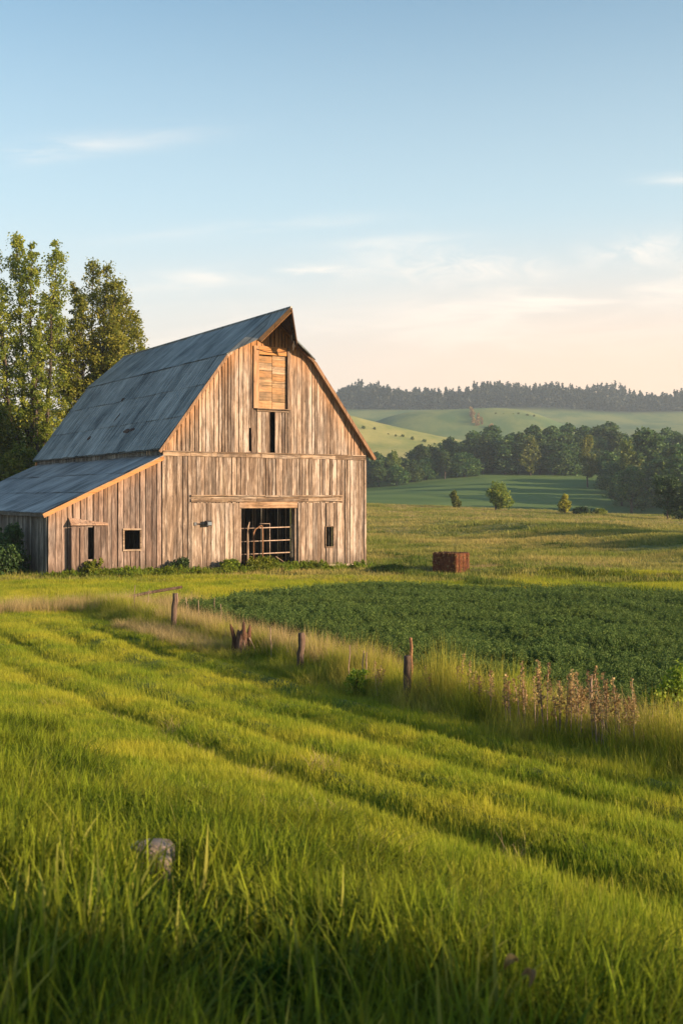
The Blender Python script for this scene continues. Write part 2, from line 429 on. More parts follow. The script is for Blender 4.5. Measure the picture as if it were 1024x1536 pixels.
# ------------------------------------------------------------------ barn
LX, LY, GZ = -7.79, 48.7, -3.36
barn = empty('wooden_barn', (LX, LY, GZ), math.atan2(.524, .852))
tag(barn, 'weathered grey-brown plank barn with a blue-grey metal gambrel roof, pointed hay hood and lean-to', 'barn')
Z = lambda z: z - GZ            # height above eye level -> height in the barn
WID, DEP = 10.5, 18.3
def prof(s):                    # underside of the roof over the gable wall
    s = min(s, WID-s)
    if s < 3.0: return 2.07 + (s+.2)*1.353
    return 6.4 + (s-3.0)*(8.39-6.4)/2.25
def lprof(s):                   # lean-to roof, s in -5.2..0
    return 1.75 + (s+.0)*.475

def board_wall(mb, P0, u, n, s0, s1, zb, ztf, openings, wmin=.15, wmax=.30, protf=None, th=.03, lap=0.0, seedoff=0, skipp=0.0):
    """vertical boards; u along the wall, n outward"""
    P0 = Vector(P0); u = Vector(u); n = Vector(n)
    cuts = set([s0, s1] + [o[0] for o in openings] + [o[1] for o in openings] + ([3.0, 5.25, 7.5] if ztf is prof else []))
    cuts = sorted(c for c in cuts if s0-1e-6 <= c <= s1+1e-6)
    for a, b in zip(cuts[:-1], cuts[1:]):
        s = a
        while s < b-.02:
            w = random.uniform(wmin, wmax)
            if b-(s+w) < .1: w = b-s
            e = s+w
            rn = random.random(); dep = random.uniform(0, .022); gap = random.choice([.01, .014, .02, .03, .04, .05, .065])
            intervals = [(zb + random.uniform(-.02, .05), None)]
            mid = (s+e)/2
            ops = sorted([o for o in openings if o[0]-1e-6 <= s and e <= o[1]+1e-6], key=lambda o: o[2])
            segs = []; lo = intervals[0][0]
            for o in ops:
                if o[2] > lo: segs.append((lo, o[2]))
                lo = o[3]
            segs.append((lo, None))
            for (za, zc) in segs:
                K = 7
                sl, sr = s+gap/2, e-gap/2
                tl = zc if zc is not None else ztf(sl)-.06
                tr = zc if zc is not None else ztf(sr)-.06
                if min(tl, tr) <= za+.05: continue
                lean = random.uniform(-.006, .006); bow = random.uniform(-.012, .02)
                vs = []; pr = []
                for k in range(K+1):
                    t = k/K
                    for (ss, tt) in ((sl, tl), (sr, tr)):
                        zz = za + (tt-za)*t
                        off = dep + bow*math.sin(math.pi*t) + (.02*random.random() if k == 0 else 0)
                        for d in (th+off, off-.0):
                            p = P0 + u*(ss+lean*t) + n*d + Vector((0, 0, Z(zz)))
                            vs.append(p)
                            pr.append(protf(ss, zz) if protf else 0.0)
                # order per row: L-outer, L-inner, R-outer, R-inner
                fs = []
                for k in range(K):
                    b0 = 4*k; b1 = 4*(k+1)
                    fs += [(b0, b0+2, b1+2, b1), (b0+3, b0+1, b1+1, b1+3), (b0+1, b0, b1, b1+1), (b0+2, b0+3, b1+3, b1+2)]
                fs += [(0, 1, 3, 2), (4*K, 4*K+2, 4*K+3, 4*K+1)]
                mb.add(vs, fs, rn, pr)
            s = e

def protf(s, z):
    d = prof(s) - z
    c = max(0, 1-d/1.5)
    hood = max(0, 1-abs(s-5.3)/1.6)*max(0, min(1, (z-5.2)/1.6))
    return min(1, .75*c + hood)
BL = 1.92
ups = [(4.62, 6.2, 4.0, 6.85), (5.30, 5.52, 2.05, 4.0), (4.20, 4.30, 2.1, 3.15)]
los = [(3.77, 6.67, -9, -.49), (8.22, 8.62, -2.33, -1.39)]
mb = MB()
board_wall(mb, (0,0,0), (1,0,0), (0,-1,0), 0, WID, BL, prof, ups, .12, .25, protf)
mb.build('upper_gable_wall', M['barn'], barn)
mb = MB()
board_wall(mb, (0,0,0), (1,0,0), (0,-1,0), 0, WID, -3.3, lambda s: BL+.03, los, .13, .28)
mb.build('lower_front_wall', M['barn'], barn)
# other walls
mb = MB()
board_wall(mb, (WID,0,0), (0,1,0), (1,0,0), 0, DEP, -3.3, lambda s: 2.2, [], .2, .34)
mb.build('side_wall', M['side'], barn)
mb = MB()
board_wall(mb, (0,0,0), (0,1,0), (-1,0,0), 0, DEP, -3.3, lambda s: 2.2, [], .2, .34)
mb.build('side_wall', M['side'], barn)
mb = MB()
board_wall(mb, (0,DEP,0), (1,0,0), (0,1,0), 0, WID, -3.3, prof, [], .25, .4)
mb.build('rear_wall', M['side'], barn)
# belt board across the gable
mb = MB()
def wavy_trim(mb, s0, s1, z0, z1, d0, d1, step=1.6, jit=.02):
    s = s0
    while s < s1-.05:
        e = min(s1, s+random.uniform(step*.7, step*1.3)); j1 = random.uniform(-jit, jit); j2 = random.uniform(-jit, jit)
        r_ = random.random()
        vs = [(s+.006,-d0,Z(z0+j1)),(e-.006,-d0,Z(z0+j2)),(e-.006,-d1,Z(z0+j2)),(s+.006,-d1,Z(z0+j1)),
              (s+.006,-d0,Z(z1+j1)),(e-.006,-d0,Z(z1+j2)),(e-.006,-d1,Z(z1+j2)),(s+.006,-d1,Z(z1+j1))]
        vs = [Vector(v) for v in vs]
        mb.add([vs[3],vs[2],vs[1],vs[0],vs[7],vs[6],vs[5],vs[4]], [(0,3,2,1),(4,5,6,7),(0,1,5,4),(1,2,6,5),(2,3,7,6),(3,0,4,7)], r_)
        s = e
wavy_trim(mb, .02, WID-.02, 1.80, 1.975, .056, .085)
wavy_trim(mb, .02, WID-.02, 1.98, 2.03, .056, .125, 2.4, .012)
mb.build('belt_board', M['trim'], barn)
mb = MB()
wavy_trim(mb, 1.32, 9.14, -.19, -.06, .10, .135, 2.6, .012)
wavy_trim(mb, 1.32, 9.14, .03, .10, .058, .17, 3.0, .012)
wavy_trim(mb, 1.32, 9.14, -.055, .025, .06, .085, 3.0, .004)
mb.build('door_rail', M['trim'], barn)
# sliding door leaves standing proud of the wall
for (a, b, ops) in ((6.71, 9.12, [(8.22, 8.62, -2.33, -1.39)]), (1.36, 3.72, [])):
    mb = MB()
    board_wall(mb, (0,-.062,0), (1,0,0), (0,-1,0), a, b, -3.22, lambda s: -.2, ops, .16, .27, th=.02)
    mb.build('sliding_door', M['barn'], barn)
# doorway frame
mb = MB()
mb.box((3.70,-.10,Z(-.49)), (6.69,-.05,Z(-.20)), .75, .25)
mb.build('door_lintel', M['trim'], barn)
for s in (3.70, 6.60):
    mb = MB(); mb.box((s,-.015,Z(-3.4)), (s+.13,.14,Z(-.5)), .6); mb.build('door_jamb', M['barn'], barn)
# small windows frames
def window(s0, s1, z0, z1, d=.05):
    w = MB(); f = .07
    w.box((s0-f,-d-.05,Z(z1)), (s1+f,-d,Z(z1+f)), .8); w.box((s0-f,-d-.05,Z(z0-f)), (s1+f,-d,Z(z0)), .8)
    w.box((s0-f,-d-.047,Z(z0)), (s0,-d,Z(z1)), .6); w.box((s1,-d-.047,Z(z0)), (s1+f,-d,Z(z1)), .3)
    o = w.build('window_frame', M['trim'], barn)
window(-1.73, -1.036, -2.22, -1.4)
w = MB(); w.box((8.185,-.148,Z(-2.33)), (8.22,-.1,Z(-1.39)), .5); w.box((8.62,-.148,Z(-2.33)), (8.655,-.1,Z(-1.39)), .5); w.box((8.19,-.15,Z(-2.37)), (8.65,-.1,Z(-2.33)), .5); w.box((8.19,-.15,Z(-1.39)), (8.65,-.1,Z(-1.36)), .5); w.build('window_frame', M['trim'], barn)
# loft door: two leaves of level planks
door_cols = [.95, .25, .9, .65, .2, .85, .5]
for (a, b) in ((4.72, 5.38), (5.405, 6.12)):
    mb = MB(); z = 4.06; i = 0
    while z < 6.45:
        e = min(6.5, z + random.uniform(.30, .38))
        mb.box((a, -.03-random.uniform(0,.012), Z(z+.006)), (b, .0, Z(e-.006)), door_cols[i % 7]*random.uniform(.85, 1), .25 if i % 2 else .6)
        z = e; i += 1
    mb.build('loft_door', M['loft'], barn)
mb = MB()
mb.box((4.60,-.09,Z(3.92)), (6.24,-.052,Z(4.02)), .4)
mb.box((4.55,-.20,Z(4.022)), (6.28,-.0,Z(4.06)), .5); mb.build('loft_sill', M['trim'], barn)
mb = MB(); mb.box((4.42,-.105,Z(4.06)), (4.68,-.055,Z(6.9)), .8, .6); mb.box((6.14,-.16,Z(4.06)), (6.23,-.055,Z(6.9)), .1)
mb.box((6.25,-.10,Z(4.06)), (6.36,-.055,Z(6.9)), .6, .3); mb.build('loft_frame', M['barn'], barn)
mb = MB(); mb.box((4.69,-.11,Z(6.52)), (6.13,-.055,Z(6.72)), .8, 1.0); mb.box((4.69,-.10,Z(6.74)), (6.13,-.05,Z(6.9)), .6, 1.0)
mb.build('loft_header', M['orange'], barn)
mb = MB(); pts = [(4.55+.085*i, -.13, Z(6.75 - .12*math.sin(math.pi*i/19))) for i in range(20)]
mb.tube(pts, .012, 5); mb.build('hoist_cable', M['rusthole'], barn)

# roofs
def corr_panel(name, fe, re, rt, ft, mat, courses=3, period=.23, amp=.02, thick=.03, parent=None, jag=.03, nrm=None):
    """front-eave, rear-eave, rear-top, front-top; ribs run up the slope"""
    fe, re, rt, ft = map(Vector, (fe, re, rt, ft))
    Ln = (re-fe).length; up = (ft-fe); n = (re-fe).cross(up).normalized()
    if n.z < 0: n = -n
    seg = 0; mbp = MB()
    for c in range(courses):
        v0 = c/courses; v1 = (c+1)/courses + (.012 if c < courses-1 else 0)
        # sheets
        s = 0.0
        bounds = [0.0]
        while bounds[-1] < Ln-.3: bounds.append(min(Ln, bounds[-1]+random.choice([.69, .92])*1.0))
        bounds[-1] = Ln
        for a, b in zip(bounds[:-1], bounds[1:]):
            rn = random.random(); lift = random.uniform(0, .012) + .02*(courses-1-c)*0 
            drop = random.uniform(-jag, jag) if c == 0 or random.random() < .4 else random.uniform(-.01, .01)
            k = max(4, int((b-a)/period*6))
            rows = 5; vs = []; fs = []
            for r_ in range(rows+1):
                v = v0 + (v1-v0)*r_/rows
                if r_ == 0: v += drop/up.length
                for i in range(k+1):
                    d = a + (b-a)*i/k
                    f = d/Ln
                    p = fe.lerp(re, f).lerp(ft.lerp(rt, f), v)
                    h = amp*abs(math.sin(math.pi*d/period))**1.0
                    h += lift + .022*(1-r_/rows) + .012*float(vnoise(d, v*9, .9, c))
                    vs.append(p + n*h)
            for r_ in range(rows):
                for i in range(k):
                    q = r_*(k+1)+i; fs.append((q, q+1, q+k+2, q+k+1))
            mbp.add(vs, fs, rn)
    # deck below, keeps it a solid roof
    for d in (0,):
        A = [fe - n*.01, re - n*.01, rt - n*.01, ft - n*.01]; B = [p - n*thick for p in A]
        mbp.add(A+B, [(0,1,2,3),(7,6,5,4),(0,4,5,1),(1,5,6,2),(2,6,7,3),(3,7,4,0)], .1)
    return mbp.build(name, mat, parent)

FO = -.30; BK = DEP+.3
def P(s, y, z): return Vector((s, y, Z(z)))
corr_panel('lower_roof', P(-.2,FO,2.07), P(-.2,BK,2.07), P(3.0,BK,6.4), P(3.0,FO,6.4), M['roof'], 3, period=.30, amp=.038, parent=barn)
corr_panel('upper_roof', P(2.96,FO,6.40), P(2.96,BK,6.40), P(5.25,BK,8.40), P(5.25,FO,8.40), M['roof'], 1, amp=.012, parent=barn, jag=.01)
corr_panel('lower_roof', P(10.85,FO,1.95), P(10.85,BK,1.95), P(7.5,BK,6.4), P(7.5,FO,6.4), M['roof'], 3, period=.30, amp=.038, parent=barn)
corr_panel('upper_roof', P(7.54,FO,6.40), P(7.54,BK,6.40), P(5.25,BK,8.40), P(5.25,FO,8.40), M['roof'], 1, amp=.012, parent=barn, jag=.01)
mb = MB(); mb.tube([P(5.25,-2.1,8.43), P(5.25,BK,8.43)], .05, 6); mb.build('ridge_cap', M['roof'], barn)
# hay hood
def slab(mb, pts, n, t=.04, rnd=.4, prot=0):
    n = Vector(n).normalized(); A = [Vector(p) for p in pts]; B = [p-n*t for p in A]; k = len(A)
    mb.add(A+B, [tuple(range(k)), tuple(range(2*k-1, k-1, -1))] + [(i, k+i, k+(i+1)%k, (i+1)%k) for i in range(k)], rnd, prot)
T = P(5.25,-2.1,8.42)
for sg in (-1, 1):
    A = P(5.25,FO,8.42); B = P(5.25+sg*2.29,FO,6.42); K = P(5.25+sg*.9,-.95,7.16)
    mb = MB(); n1 = (A-B).cross(K-B); n1 = n1 if n1.z > 0 else -n1
    n2 = (T-A).cross(K-A); n2 = n2 if n2.z > 0 else -n2
    slab(mb, (A, B, K), n1, .03, .35); slab(mb, (A, K, T), n2, .03, .6)
    mb.build('hood_roof', M['roof'], barn)
    # boards lining the hood from below
    mb = MB()
    for i in range(6):
        f0, f1 = i/6+.008, (i+1)/6-.008
        a0, a1 = A.lerp(T, f0), A.lerp(T, f1); k0, k1 = K.lerp(T, f0), K.lerp(T, f1)
        off = Vector((0,0,-.06)); slab(mb, (a0+off, k0+off, k1+off, a1+off), n2, .02, random.random(), .3)
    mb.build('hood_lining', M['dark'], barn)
    mb = MB(); d = (K-T).normalized()
    mb.beam(T+Vector((0,-.02,-.10)), K+Vector((0,-.02,-.08))+d*.08, .05, .20, (0,0,1), .7, .8)
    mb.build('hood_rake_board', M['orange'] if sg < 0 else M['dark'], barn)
    if sg > 0:      # hanging side cheek of the hood
        mb = MB()
        for i in range(4):
            f0, f1 = i/4+.01, (i+1)/4-.01
            p0 = K.lerp(T, f0*.9); p1 = K.lerp(T, f1*.9)
            mb.add([p0+Vector((.02,-.03,-.03)), p1+Vector((.02,-.03,-.03)), p1+Vector((-.02,.25,-.55+.12*i)), p0+Vector((-.02,.25,-.5+.1*i))], [(0,1,2,3),(3,2,1,0)], random.random())
        mb.build('hood_cheek', M['dark'], barn)
mb = MB(); mb.beam(P(5.25,-2.0,8.22), P(5.25,.3,8.22), .12, .18, rnd=.4); mb.build('hay_track_beam', M['dark'], barn)
# rake boards along the gable
def rake(a, b, mat, w=.16, off=.0, prot=.3):
    mb = MB(); mb.beam(a, b, .035, w, (0,0,1), random.random(), prot); return mb.build('rake_board', mat, barn)
rake(P(-.22,FO-.02,1.96), P(3.0,FO-.02,6.31), M['barn'], .13)
rake(P(3.0,FO-.022,6.31), P(4.2,FO-.022,7.30), M['barn'], .10)
rake(P(10.87,FO-.02,1.82), P(7.5,FO-.02,6.29), M['post'], .15)
rake(P(7.5,FO-.022,6.29), P(6.2,FO-.022,7.38), M['post'], .12)
# soffit boards behind the rakes
for (a, b) in ((P(-.15,FO,1.98), P(3.0,FO,6.3)), (P(10.8,FO,1.85), P(7.5,FO,6.28)), (P(7.5,FO,6.28), P(5.3,FO,8.25)), (P(3.0,FO,6.3), P(5.2,FO,8.25))):
    mb = MB(); nn = Vector((0,.3,0)); up = Vector((0,0,.03))
    mb.add([a, b, b+nn, a+nn, a-up, b-up, b+nn-up, a+nn-up], [(0,1,2,3),(7,6,5,4),(0,4,5,1),(1,5,6,2),(2,6,7,3),(3,7,4,0)], .3, .5)
    mb.build('soffit_board', M['trim'], barn)
# end post at the far corner of the eave
mb = MB(); mb.box((-.12,DEP-.02,Z(-.2)), (.1,DEP+.16,Z(2.0)), .8, .8); mb.build('corner_post', M['orange'], barn)
for (s, ) in ((0.0,), (WID-.1,)):
    mb = MB(); mb.box((s,-.085,Z(-3.3)), (s+.1,-.054,Z(1.79)), .75); mb.build('corner_board', M['barn'], barn)
# dark rusted holes in the sheeting
def roof_pt(s, y):
    t = (s+.2)/3.2; return P(s, y, 2.07+t*4.33)
def hole(px_, row_, w, h):
    # intersect the sight line with the lower slope (barn coordinates)
    mw = Matrix.Translation(Vector((LX, LY, GZ))) @ Matrix.Rotation(math.atan2(.524,.852), 4, 'Z'); inv = mw.inverted()
    o = inv @ Vector((0,0,0)); d = inv.to_3x3() @ Vector(((px_-512)/F, 1, (HOR-row_)/F))
    n = Vector((-4.33, 0, 3.2)).normalized(); p0 = roof_pt(0, 0)
    t = (p0-o).dot(n)/d.dot(n); c = o + d*t + n*.065
    up = Vector((3.2,0,4.33)).normalized(); al = Vector((0,1,0)); mb = MB()
    k = 11; vs = [c + up*(h*random.uniform(.5,1.1)*math.sin(2*math.pi*i/k)) + al*(w*random.uniform(.5,1.1)*math.cos(2*math.pi*i/k)) for i in range(k)]
    vs2 = [v - n*.02 for v in vs]
    mb.add(vs+vs2, [tuple(range(k)), tuple(range(2*k-1,k-1,-1))] + [(i,k+i,k+(i+1)%k,(i+1)%k) for i in range(k)])
    mb.build('rusted_patch', M['rusthole'], barn)
for a in ((191,648,.5,.16), (200,645,.3,.1), (177,628,.14,.34), (135,658,.22,.14), (186,600,.25,.12)): hole(*a)
# lean-to
SL = -5.0
lops = [(-1.73, -1.036, -2.22, -1.4), (-3.36, -3.1, -2.6, -1.25)]
mb = MB(); board_wall(mb, (0,0,0), (1,0,0), (0,-1,0), SL, -.02, -3.3, lprof, lops, .16, .32, lambda s, z: .35*max(0, 1-(lprof(s)-z)/.8))
mb.build('lean_to_front_wall', M['leanto'], barn)
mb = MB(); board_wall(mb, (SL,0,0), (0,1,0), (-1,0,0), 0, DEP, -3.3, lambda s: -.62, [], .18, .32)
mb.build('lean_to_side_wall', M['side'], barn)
mb = MB(); board_wall(mb, (0,DEP,0), (1,0,0), (0,1,0), SL, 0, -3.3, lprof, [], .25, .4)
mb.build('lean_to_rear_wall', M['side'], barn)
corr_panel('lean_to_roof', P(SL-.25,FO+.05,-.64), P(SL-.25,BK,-.64), P(-.02,BK,1.84), P(-.02,FO+.05,1.84), M['roof2'], 3, period=.3, amp=.012, parent=barn, jag=.05)
mb = MB(); mb.beam(P(SL-.27,FO+.02,-.76), P(-.02,FO+.02,1.71), .04, .17, (0,0,1), .85, 1.0); mb.build('lean_to_rake_board', M['orange'], barn)
mb = MB(); mb.box((SL-.22,FO+.06,Z(-.80)), (SL-.16,BK,Z(-.68)), .3); mb.build('lean_to_fascia', M['side'], barn)
# lean-to door group: leaf standing open, awning board, inner leaf
mb = MB()
board_wall(mb, (0,-.30,0), (1,0,0), (0,-1,0), -4.12, -3.40, -3.3, lambda s: -1.14, [], .15, .24, th=.035)
mb.box((-4.12,-.298,Z(-3.2)), (-4.07,-.06,Z(-1.25)), .2)
mb.build('open_door_leaf', M['leanto'], barn)
mb = MB(); board_wall(mb, (0,-.06,0), (1,0,0), (0,-1,0), -3.08, -2.5, -3.25, lambda s: -1.16, [], .16, .3, th=.04)
mb.build('door_leaf', M['leanto'], barn)
mb = MB(); a = P(-4.15,-.36,-1.10); b = P(-2.45,-.12,-1.13)
mb.add([a, b, P(-2.45,-.05,-1.08), P(-4.15,-.05,-.84), a-Vector((0,0,.06)), b-Vector((0,0,.05)), P(-2.45,-.05,-1.13), P(-4.15,-.05,-.88)],
       [(0,1,2,3),(7,6,5,4),(0,4,5,1),(1,5,6,2),(2,6,7,3),(3,7,4,0)], .9, .3)
mb.build('door_awning', M['leanto'], barn)
# concrete footing
mb = MB(); mb.box((8.3,-.12,Z(-3.6)), (9.55,.2,Z(-3.17)), .5); mb.box((9.57,-.10,Z(-3.6)), (10.5,.2,Z(-3.19)), .7)
mb.build('footing', M['concrete'], barn)
# interior posts and partition seen through the doorway
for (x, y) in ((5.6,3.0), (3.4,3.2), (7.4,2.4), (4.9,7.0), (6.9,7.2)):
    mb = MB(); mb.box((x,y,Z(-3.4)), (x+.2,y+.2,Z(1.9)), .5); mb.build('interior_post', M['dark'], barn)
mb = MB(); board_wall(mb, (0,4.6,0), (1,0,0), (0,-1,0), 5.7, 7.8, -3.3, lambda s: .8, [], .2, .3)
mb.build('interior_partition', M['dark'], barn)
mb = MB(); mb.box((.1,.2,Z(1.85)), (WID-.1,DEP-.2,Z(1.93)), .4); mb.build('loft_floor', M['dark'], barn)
# flood lamp on the wall
mb = MB(); mb.tube([P(1.55,-.1,-1.17), P(1.95,-.28,-1.15)], .018, 6); mb.box((1.48,-.13,Z(-1.24)), (1.58,-.085,Z(-1.1)), .5)
fl = mb.build('wall_lamp', M['lampmetal'], barn)
mb = MB(); mb.add([P(1.92,-.24,-1.27),P(2.26,-.24,-1.27),P(2.2,-.40,-1.24),P(1.98,-.40,-1.24),P(1.92,-.24,-1.03),P(2.26,-.24,-1.03),P(2.2,-.40,-1.08),P(1.98,-.40,-1.08)],
       [(0,1,2,3),(7,6,5,4),(0,4,5,1),(1,5,6,2),(2,6,7,3),(3,7,4,0)]); mb.build('lamp_housing', M['lampmetal'], fl)
mb = MB(); mb.box((2.0,-.415,Z(-1.22)), (2.18,-.402,Z(-1.1)), .5); mb.build('lamp_glass', M['glass'], fl)

def bworld(s, y, z):            # barn coordinates -> world
    return Vector((LX + .852*s - .524*y, LY + .524*s + .852*y, z))
BR = math.atan2(.524, .852)
# gate in the doorway
g = empty('farm_gate', bworld(5.2, .22, -3.36), BR)
tag(g, 'rusty farm gate of three level rails standing in the dark barn doorway', 'gate')
for z in (-1.42, -2.02, -2.6):
    mb = MB(); mb.tube([(-1.42, 0, Z(z)), (0, -.01, Z(z+.02)), (1.38, 0, Z(z+.04))], .026, 8); mb.build('rail', M['galv'], g, True)
for x, zt in ((.22, -1.2), (-1.40, -1.3), (1.36, -1.25)):
    mb = MB(); mb.tube([(x, .03, Z(-3.34)), (x, .03, Z(zt))], .016, 6); mb.build('upright', M['galv'], g, True)
mb = MB(); mb.tube([(-.3,.03,Z(-1.21)), (.22,.03,Z(-1.21))], .013, 6); mb.build('upright', M['galv'], g, True)
h = empty('pipe_hoop', bworld(4.7, .05, -3.36), BR)
h = h
mb = MB(); pts = [(-.22,0,-.05), (-.22,0,1.3), (-.20,0,1.75), (-.12,0,1.92), (.02,0,1.98), (.12,0,2.06), (.2,0,2.06), (.24,0,1.95), (.25,0,1.4), (.25,0,-.05)]
h_o = mb; mb.tube(pts, .035, 8); hp = mb.build('hoop_pipe', M['rustpipe'], h, True)
tag(h, 'rusty bent pipe hoop leaning on the gate in the barn doorway', 'pipe')
mb = MB(); mb.tube([(0,0,-.05),(.02,.0,1.0),(.0,0,1.7),(.06,.02,2.0),(.13,.03,2.25)], [.06,.055,.05,.035,.015], 8)
o = mb.build('wooden_pole', M['stake'], None, True); o.location = bworld(4.15, .02, -3.36); o.rotation_euler[2] = BR
tag(o, 'weathered wooden pole with a pointed top leaning on the gate left of the pipe hoop', 'pole')
for (a, b, lab) in (((5.6,.0,-2.72),(6.3,-.1,-3.25),'thin fallen branch sloping down right inside the barn doorway'),
                    ((6.28,-.12,-3.28),(6.75,.0,-2.95),'short branch rising to the right jamb of the barn doorway')):
    mb = MB(); A = bworld(*a); B = bworld(*b); mb.tube([(0,0,0), tuple(((B-A)*.5)+Vector((0,0,.03))), tuple(B-A)], .02, 6)
    o = mb.build('fallen_branch', M['stake']); o.location = A; tag(o, lab, 'branch')

# ------------------------------------------------------------------ foliage generators
def leaf_cloud(centers, radii, per, size, flat=.0):
    """random quads round clump centres; returns V,Q,rnd"""
    centers = np.asarray(centers, float); radii = np.asarray(radii, float)
    n = len(centers)*per
    idx = np.repeat(np.arange(len(centers)), per)
    d = rng.normal(size=(n, 3)); d /= np.linalg.norm(d, axis=1)[:, None]
    rr = rng.random(n)**.5
    pos = centers[idx] + d*(radii[idx, None] if radii.ndim == 1 else radii[idx])*rr[:, None]
    nrm = rng.normal(size=(n, 3)) + d*.6 + np.array([0, 0, .3]); nrm /= np.linalg.norm(nrm, axis=1)[:, None]
    t = np.cross(nrm, rng.normal(size=(n, 3))); t /= np.linalg.norm(t, axis=1)[:, None]
    b = np.cross(nrm, t); s = size*(.6+.8*rng.random(n))[:, None]
    V = np.stack([pos - t*s*.5, pos + b*s*.32 + nrm*s*.06, pos + t*s*.5, pos - b*s*.32 + nrm*s*.06], 1).reshape(-1, 3)
    Q = np.arange(n*4).reshape(-1, 4)
    cr = rng.random(len(centers))
    rnd = np.clip(.5*cr[idx] + .5*rng.random(n), 0, 1)
    return V, Q, np.repeat(rnd, 4)

def limb(mb, p, q, r0, r1, k=6, wig=.12, n=6):
    p = Vector(p); q = Vector(q); L_ = (q-p).length; pts = []; rad = []
    for i in range(k+1):
        t = i/k; w = Vector((random.uniform(-1,1), random.uniform(-1,1), 0))*wig*L_*.25*math.sin(math.pi*t)
        pts.append(p.lerp(q, t) + w); rad.append(r0+(r1-r0)*t)
    mb.tube(pts, rad, n); return pts

def leader_tree(name, loc, leaders, leaf, lsize=.15, per=34, dens=1.0, trunk=.28, base_h=2.0):
    """a tree of upswept leaders, each a column of leaf clumps"""
    root = empty(name, loc); mb = MB(); cen = []; rad = []
    limb(mb, (0,0,-.4), (0,0,base_h), trunk*1.25, trunk, 4, .05, 8)
    for (dx, dy, h, r, h0) in leaders:
        p0 = Vector((0,0,base_h*random.uniform(.6, 1.0))); top = Vector((dx, dy, h))
        mid = Vector((dx*.62, dy*.62, base_h + (h-base_h)*.38))
        l1 = limb(mb, p0, mid, trunk*.62, trunk*.36, 5, .15); l2 = limb(mb, mid, top, trunk*.36, .02, 9, .06)
        path = l1 + l2[1:]
        nst = int((h-h0)*12*dens)
        for i in range(nst):
            z = h0 + (h-h0)*random.random()**.85
            # position on the leader at this height
            for a, b in zip(path[:-1], path[1:]):
                if a.z <= z <= b.z: c = a.lerp(b, (z-a.z)/max(1e-3, b.z-a.z)); break
            else: c = top.copy()
            f = (z-h0)/(h-h0); env = r*1.42*(min(1, f*3+.35))*(1-max(0, f-.45)/.58)**.75 + .12
            th = random.uniform(0, 2*math.pi); rr = env*random.random()**.6
            e = c + Vector((math.cos(th)*rr, math.sin(th)*rr, rr*.5))
            if rr > .4 and random.random() < .5: mb.tube([c, c.lerp(e, .5)+Vector((0,0,-.05)), e], [.03, .02, .008], 4, cap=False)
            cen.append(e); rad.append(random.uniform(.2, .5)*(.7+.5*(r > .8)))
    mb.build('trunk', M['bark'], root, True)
    V, Q, rn = leaf_cloud(cen, rad, per, lsize)
    np_mesh('crown', V, Q, {'rnd': rn}, leaf, root)
    return root

def round_tree(name, loc, h, w, leaf, lsize=.3, clumps=60, per=40, trunk=.2, low=.12, lobes=7, cone=0.0, seed=0, cr=1.0):
    """trunk, limbs and an uneven crown of clumps on several lobes"""
    random.seed(seed+100)
    root = empty(name, loc); mb = MB(); cen = []; rad = []
    limb(mb, (0,0,-.5), (0,0,h*.55), trunk, trunk*.5, 5, .06, 7)
    for l in range(lobes):
        th = random.uniform(0, 6.28); f = random.uniform(.0, 1.0)
        zc = h*(low + (1-low)*(.22 + .60*f)); rr = w*.5*random.uniform(.15, .62)*(1-.6*f)
        lc = Vector((math.cos(th)*rr, math.sin(th)*rr, zc)); lr = w*.5*random.uniform(.42, .66)*(1-.32*f)
        if cone: rr *= (1-f); lc.x *= (1-f*cone); lc.y *= (1-f*cone); lr *= (1-cone*f*.7)
        limb(mb, (0,0,max(.2, zc*.45)), lc, trunk*.45, .03, 4, .15, 5)
        for c in range(clumps//lobes):
            d = Vector((random.gauss(0,1), random.gauss(0,1), random.gauss(0,1))).normalized()
            s = random.uniform(.45, 1.0)
            p = lc + Vector((d.x*lr*s, d.y*lr*s, d.z*lr*s*1.1))
            if p.z < h*low: p.z = h*low + random.random()*h*.1
            if p.z > h*.98: p.z = h*.96*random.uniform(.94, 1)
            cen.append(p); rad.append(w*random.uniform(.06, .12)*cr)
    mb.build('trunk', M['bark'], root, True)
    V, Q, rn = leaf_cloud(cen, rad, per, lsize)
    np_mesh('crown', V, Q, {'rnd': rn}, leaf, root)
    return root

def copy_tree(o, parent=None):
    c = o.copy(); C.objects.link(c); c.parent = parent
    for ch in list(o.children): copy_tree(ch, c)
    return c

def ptg(x, y, dz=0): return Vector((x, y, Hf(x, y)+dz))

